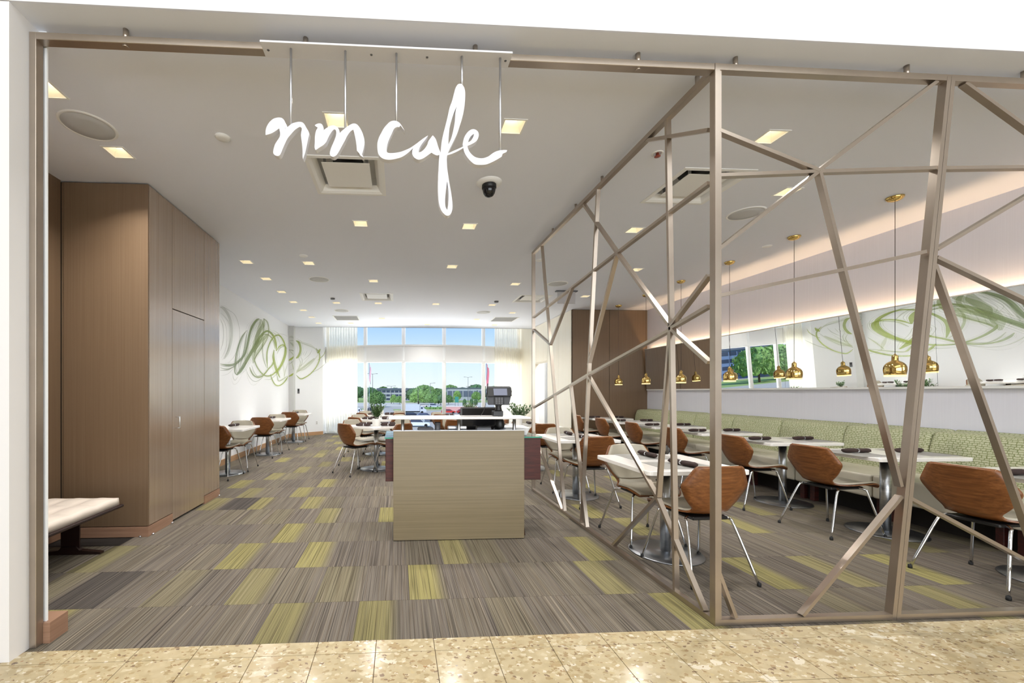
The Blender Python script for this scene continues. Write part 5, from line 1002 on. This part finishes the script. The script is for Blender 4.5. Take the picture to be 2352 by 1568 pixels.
# vehicles
def vehicle(x, y, rz, L, W, Hh, kind, col, label):
    t = thing('box_truck' if kind == 'truck' else 'car', label, 'truck' if kind == 'truck' else 'car', (x, y, GZ), rz, 'parked vehicles'); pm = flat('paint_'+col, col, .25, var=.02)
    if kind == 'truck':
        obj('cargo_box', MB().box(-L/2, L*.24, -W/2, W/2, .8, Hh, .06, 2), pm, t); cb = obj('cab', MB().prism([(L*.25, -W/2, .5), (L*.5, -W/2, .5), (L*.5, -W/2, 1.35), (L*.43, -W/2, 1.6), (L*.35, -W/2, 2.35), (L*.25, -W/2, 2.4)], (0, 1, 0), W), pm, t); obj('cab_window', MB().box(L*.28, L*.36, -W/2-.01, W/2+.01, 1.5, 2.1).prism([(L*.432, -W*.45, 1.62), (L*.432, W*.45, 1.62), (L*.362, W*.45, 2.3), (L*.362, -W*.45, 2.3)], (1, 0, .9), .03), GLZ, cb); obj('chassis', MB().box(-L/2, L*.45, -W*.4, W*.4, .45, .8), BLACK, t)
    else:
        obj('body', MB().prism([(-L/2, -W/2, .3), (L/2, -W/2, .3), (L/2, -W/2, .72), (L*.44, -W/2, .84), (L*.26, -W/2, .92), (-L*.42, -W/2, .98), (-L/2, -W/2, .9)], (0, 1, 0), W), pm, t)
        obj('cabin', MB().prism([(L*.28, -W*.42, .9), (L*.12, -W*.40, Hh-.06), (L*.06, -W*.39, Hh), (-L*.34, -W*.39, Hh), (-L*.46, -W*.42, .95)], (0, 1, 0), W*.82), pm, t); obj('glazing', MB().prism([(L*.24, -W*.425, .96), (L*.105, -W*.425, Hh-.12), (-L*.33, -W*.425, Hh-.12), (-L*.42, -W*.425, .99)], (0, 1, 0), W*.85).prism([(L*.275, -W*.37, .94), (L*.275, W*.37, .94), (L*.13, W*.37, Hh-.09), (L*.13, -W*.37, Hh-.09)], (1, 0, .9), .02), GLZ, t)
    r = .42 if kind == 'truck' else .33
    for sx in (-.32, .33):
        for sy in (-1, 1): obj('wheel', MB().tube([(L*sx, sy*(W/2-.2), r), (L*sx, sy*(W/2+.01), r)], r, 18), RUBBER, t)
VEH = [(5.0, 134, 0, 8.2, 2.3, 3.0, 'truck', '#c9d1dc', 'white box truck parked beyond the centre pane'), (3.8, 112, 0, 4.7, 1.8, 1.45, 'car', '#2f3340', 'dark sedan parked in front of the box truck'), (7.0, 108, .1, 4.6, 1.8, 1.45, 'car', '#55557a', 'bluish sedan right of the dark sedan, before the box truck'), (3.6, 92, -.1, 4.6, 1.85, 1.65, 'car', '#cfd6df', 'light silver SUV nearest the window in the car park'), (6.3, 97, -.1, 4.6, 1.85, 1.6, 'car', '#4a5470', 'blue car behind the light silver SUV'), (16.1, 185, 0, 5.0, 1.9, 1.75, 'car', '#c6cfdc', 'silver SUV on the far side of the planted strip'), (11.6, 191, 0, 4.4, 1.8, 1.4, 'car', '#d8d4d0', 'pale car left of the far silver SUV'), (16.3, 133, 0, 4.6, 1.8, 1.45, 'car', '#c23a33', 'red car parked by the low wall on the right'), (21.2, 132, 0, 4.6, 1.8, 1.45, 'car', '#a62c2a', 'dark red car right of the red car by the low wall'), (-13.8, 141, 0, 4.6, 1.8, 1.5, 'car', '#e6e6e8', 'white car at the left, under the round tree'), (-9.0, 147, 0, 4.6, 1.8, 1.5, 'car', '#33363f', 'black car right of the white car under the round tree'), (-13.2, 120, 0, 6.0, 2.1, 2.4, 'truck', '#dfe3ea', 'small white van truck at the far left pane'), (4.1, 83, -.1, 4.6, 1.85, 1.6, 'car', '#dfe6ea', 'white car at the very front of the car park')]
for v in VEH: vehicle(*v)
t = thing('low_wall', 'long pink-white boundary wall behind the red cars', 'wall', (20.5, 146, GZ)); obj('wall_body', MB().box(-4.5, 8, 0, .4, 0, 1.7, .05, 1), flat('pinkish_render', '#d9a7a4', .7), t); obj('wall_cap', MB().box(-4.7, 8.2, -.1, .5, 1.7, 1.95), flat('white_cap', '#efe6e4', .7), t)
t = thing('hedge', 'low green hedge strip in the car park median', 'hedge', (13, 160, GZ)); m = MB(); rg = random.Random(5)
for k in range(60):
    res = bmesh.ops.create_icosphere(m.bm, subdivisions=1, radius=rg.uniform(.5, .9)); c = Vector((rg.uniform(-5, 8), rg.uniform(-1, 1), .5))
    for v in res['verts']: v.co = v.co*(1+rg.uniform(-.15, .15))+c
obj('foliage', m, crown_mats[1], t); obj('edging', MB().box(-6, 9, -1.8, -1.5, 0, .3), ROADM, t)
def pole(x, y, h, arms, label):
    t = thing('lamp_post', label, 'lamp post', (x, y, GZ), 0, 'car park lamp posts'); obj('post', MB().tube([(0, 0, 0), (0, 0, h)], .14, 8, radii=[.17, .10]), GREYP, t)
    for a in arms: obj('lamp_arm', MB().tube([(0, 0, h-.2), (a*1.2, 0, h), (a*2.2, 0, h+.05)], .07, 6), GREYP, t); obj('lamp_head', MB().box(a*2.2-.5, a*2.2+.5, -.25, .25, h-.06, h+.14, .03, 1), GREYP, t)
for v in [(-13.7, 219, 16.7, (-1, 1), 'lamp post above the round tree in the left pane'), (-4.1, 240, 10.4, (-1, 1), 'grey lamp post before the dark office'), (17.1, 219, 11.8, (1,), 'tall pale lamp post in the centre pane'), (9.6, 200, 8.6, (1,), 'dark lamp post at the left of the centre pane'), (44.2, 258, 16.4, (-1, 1), 'tall utility pole before the grey warehouse'), (45.9, 260, 10.5, (-1,), 'shorter pole right of the tall utility pole')]: pole(*v)
t = thing('road_sign', 'green road sign on two posts right of the centre pane', 'sign', (28.5, 199, GZ)); obj('sign_face', MB().box(-.9, .9, -.05, 0, 1.9, 4.7, .05, 1), flat('sign_green', '#3f8f80', .5), t); obj('sign_post', MB().tube([(-.7, .05, 0), (-.7, .05, 4.5)], .07, 6).tube([(.7, .05, 0), (.7, .05, 4.5)], .07, 6), GREYP, t)
for x, z, lb in ((-4.4, 20.5, 'pale pink banner flag hanging outside the left pane'), (9.75, 20.5, 'red banner flag hanging outside the right curtain edge')):
    t = thing('banner_flag', lb, 'flag', (x, 62 if x < 0 else 45, GZ)); hh = 8.6 if x < 0 else 7.6; obj('flagpole', MB().tube([(0, 0, 0), (0, 0, hh+3.2)], .04, 8), RING, t)
    rows = [[(.05+.22*u+.06*math.sin(u*7+k*.9), .06*math.sin(u*9+k), hh+2.6-.42*k-.5*u) for u in (0, .2, .4, .6, .8, 1)] for k in range(7)]; m = MB(); m.grid(rows); obj('cloth', m, flat('flag_red' if x > 0 else 'flag_pink', '#dc7c8e' if x > 0 else '#e8bccb', .7), t)
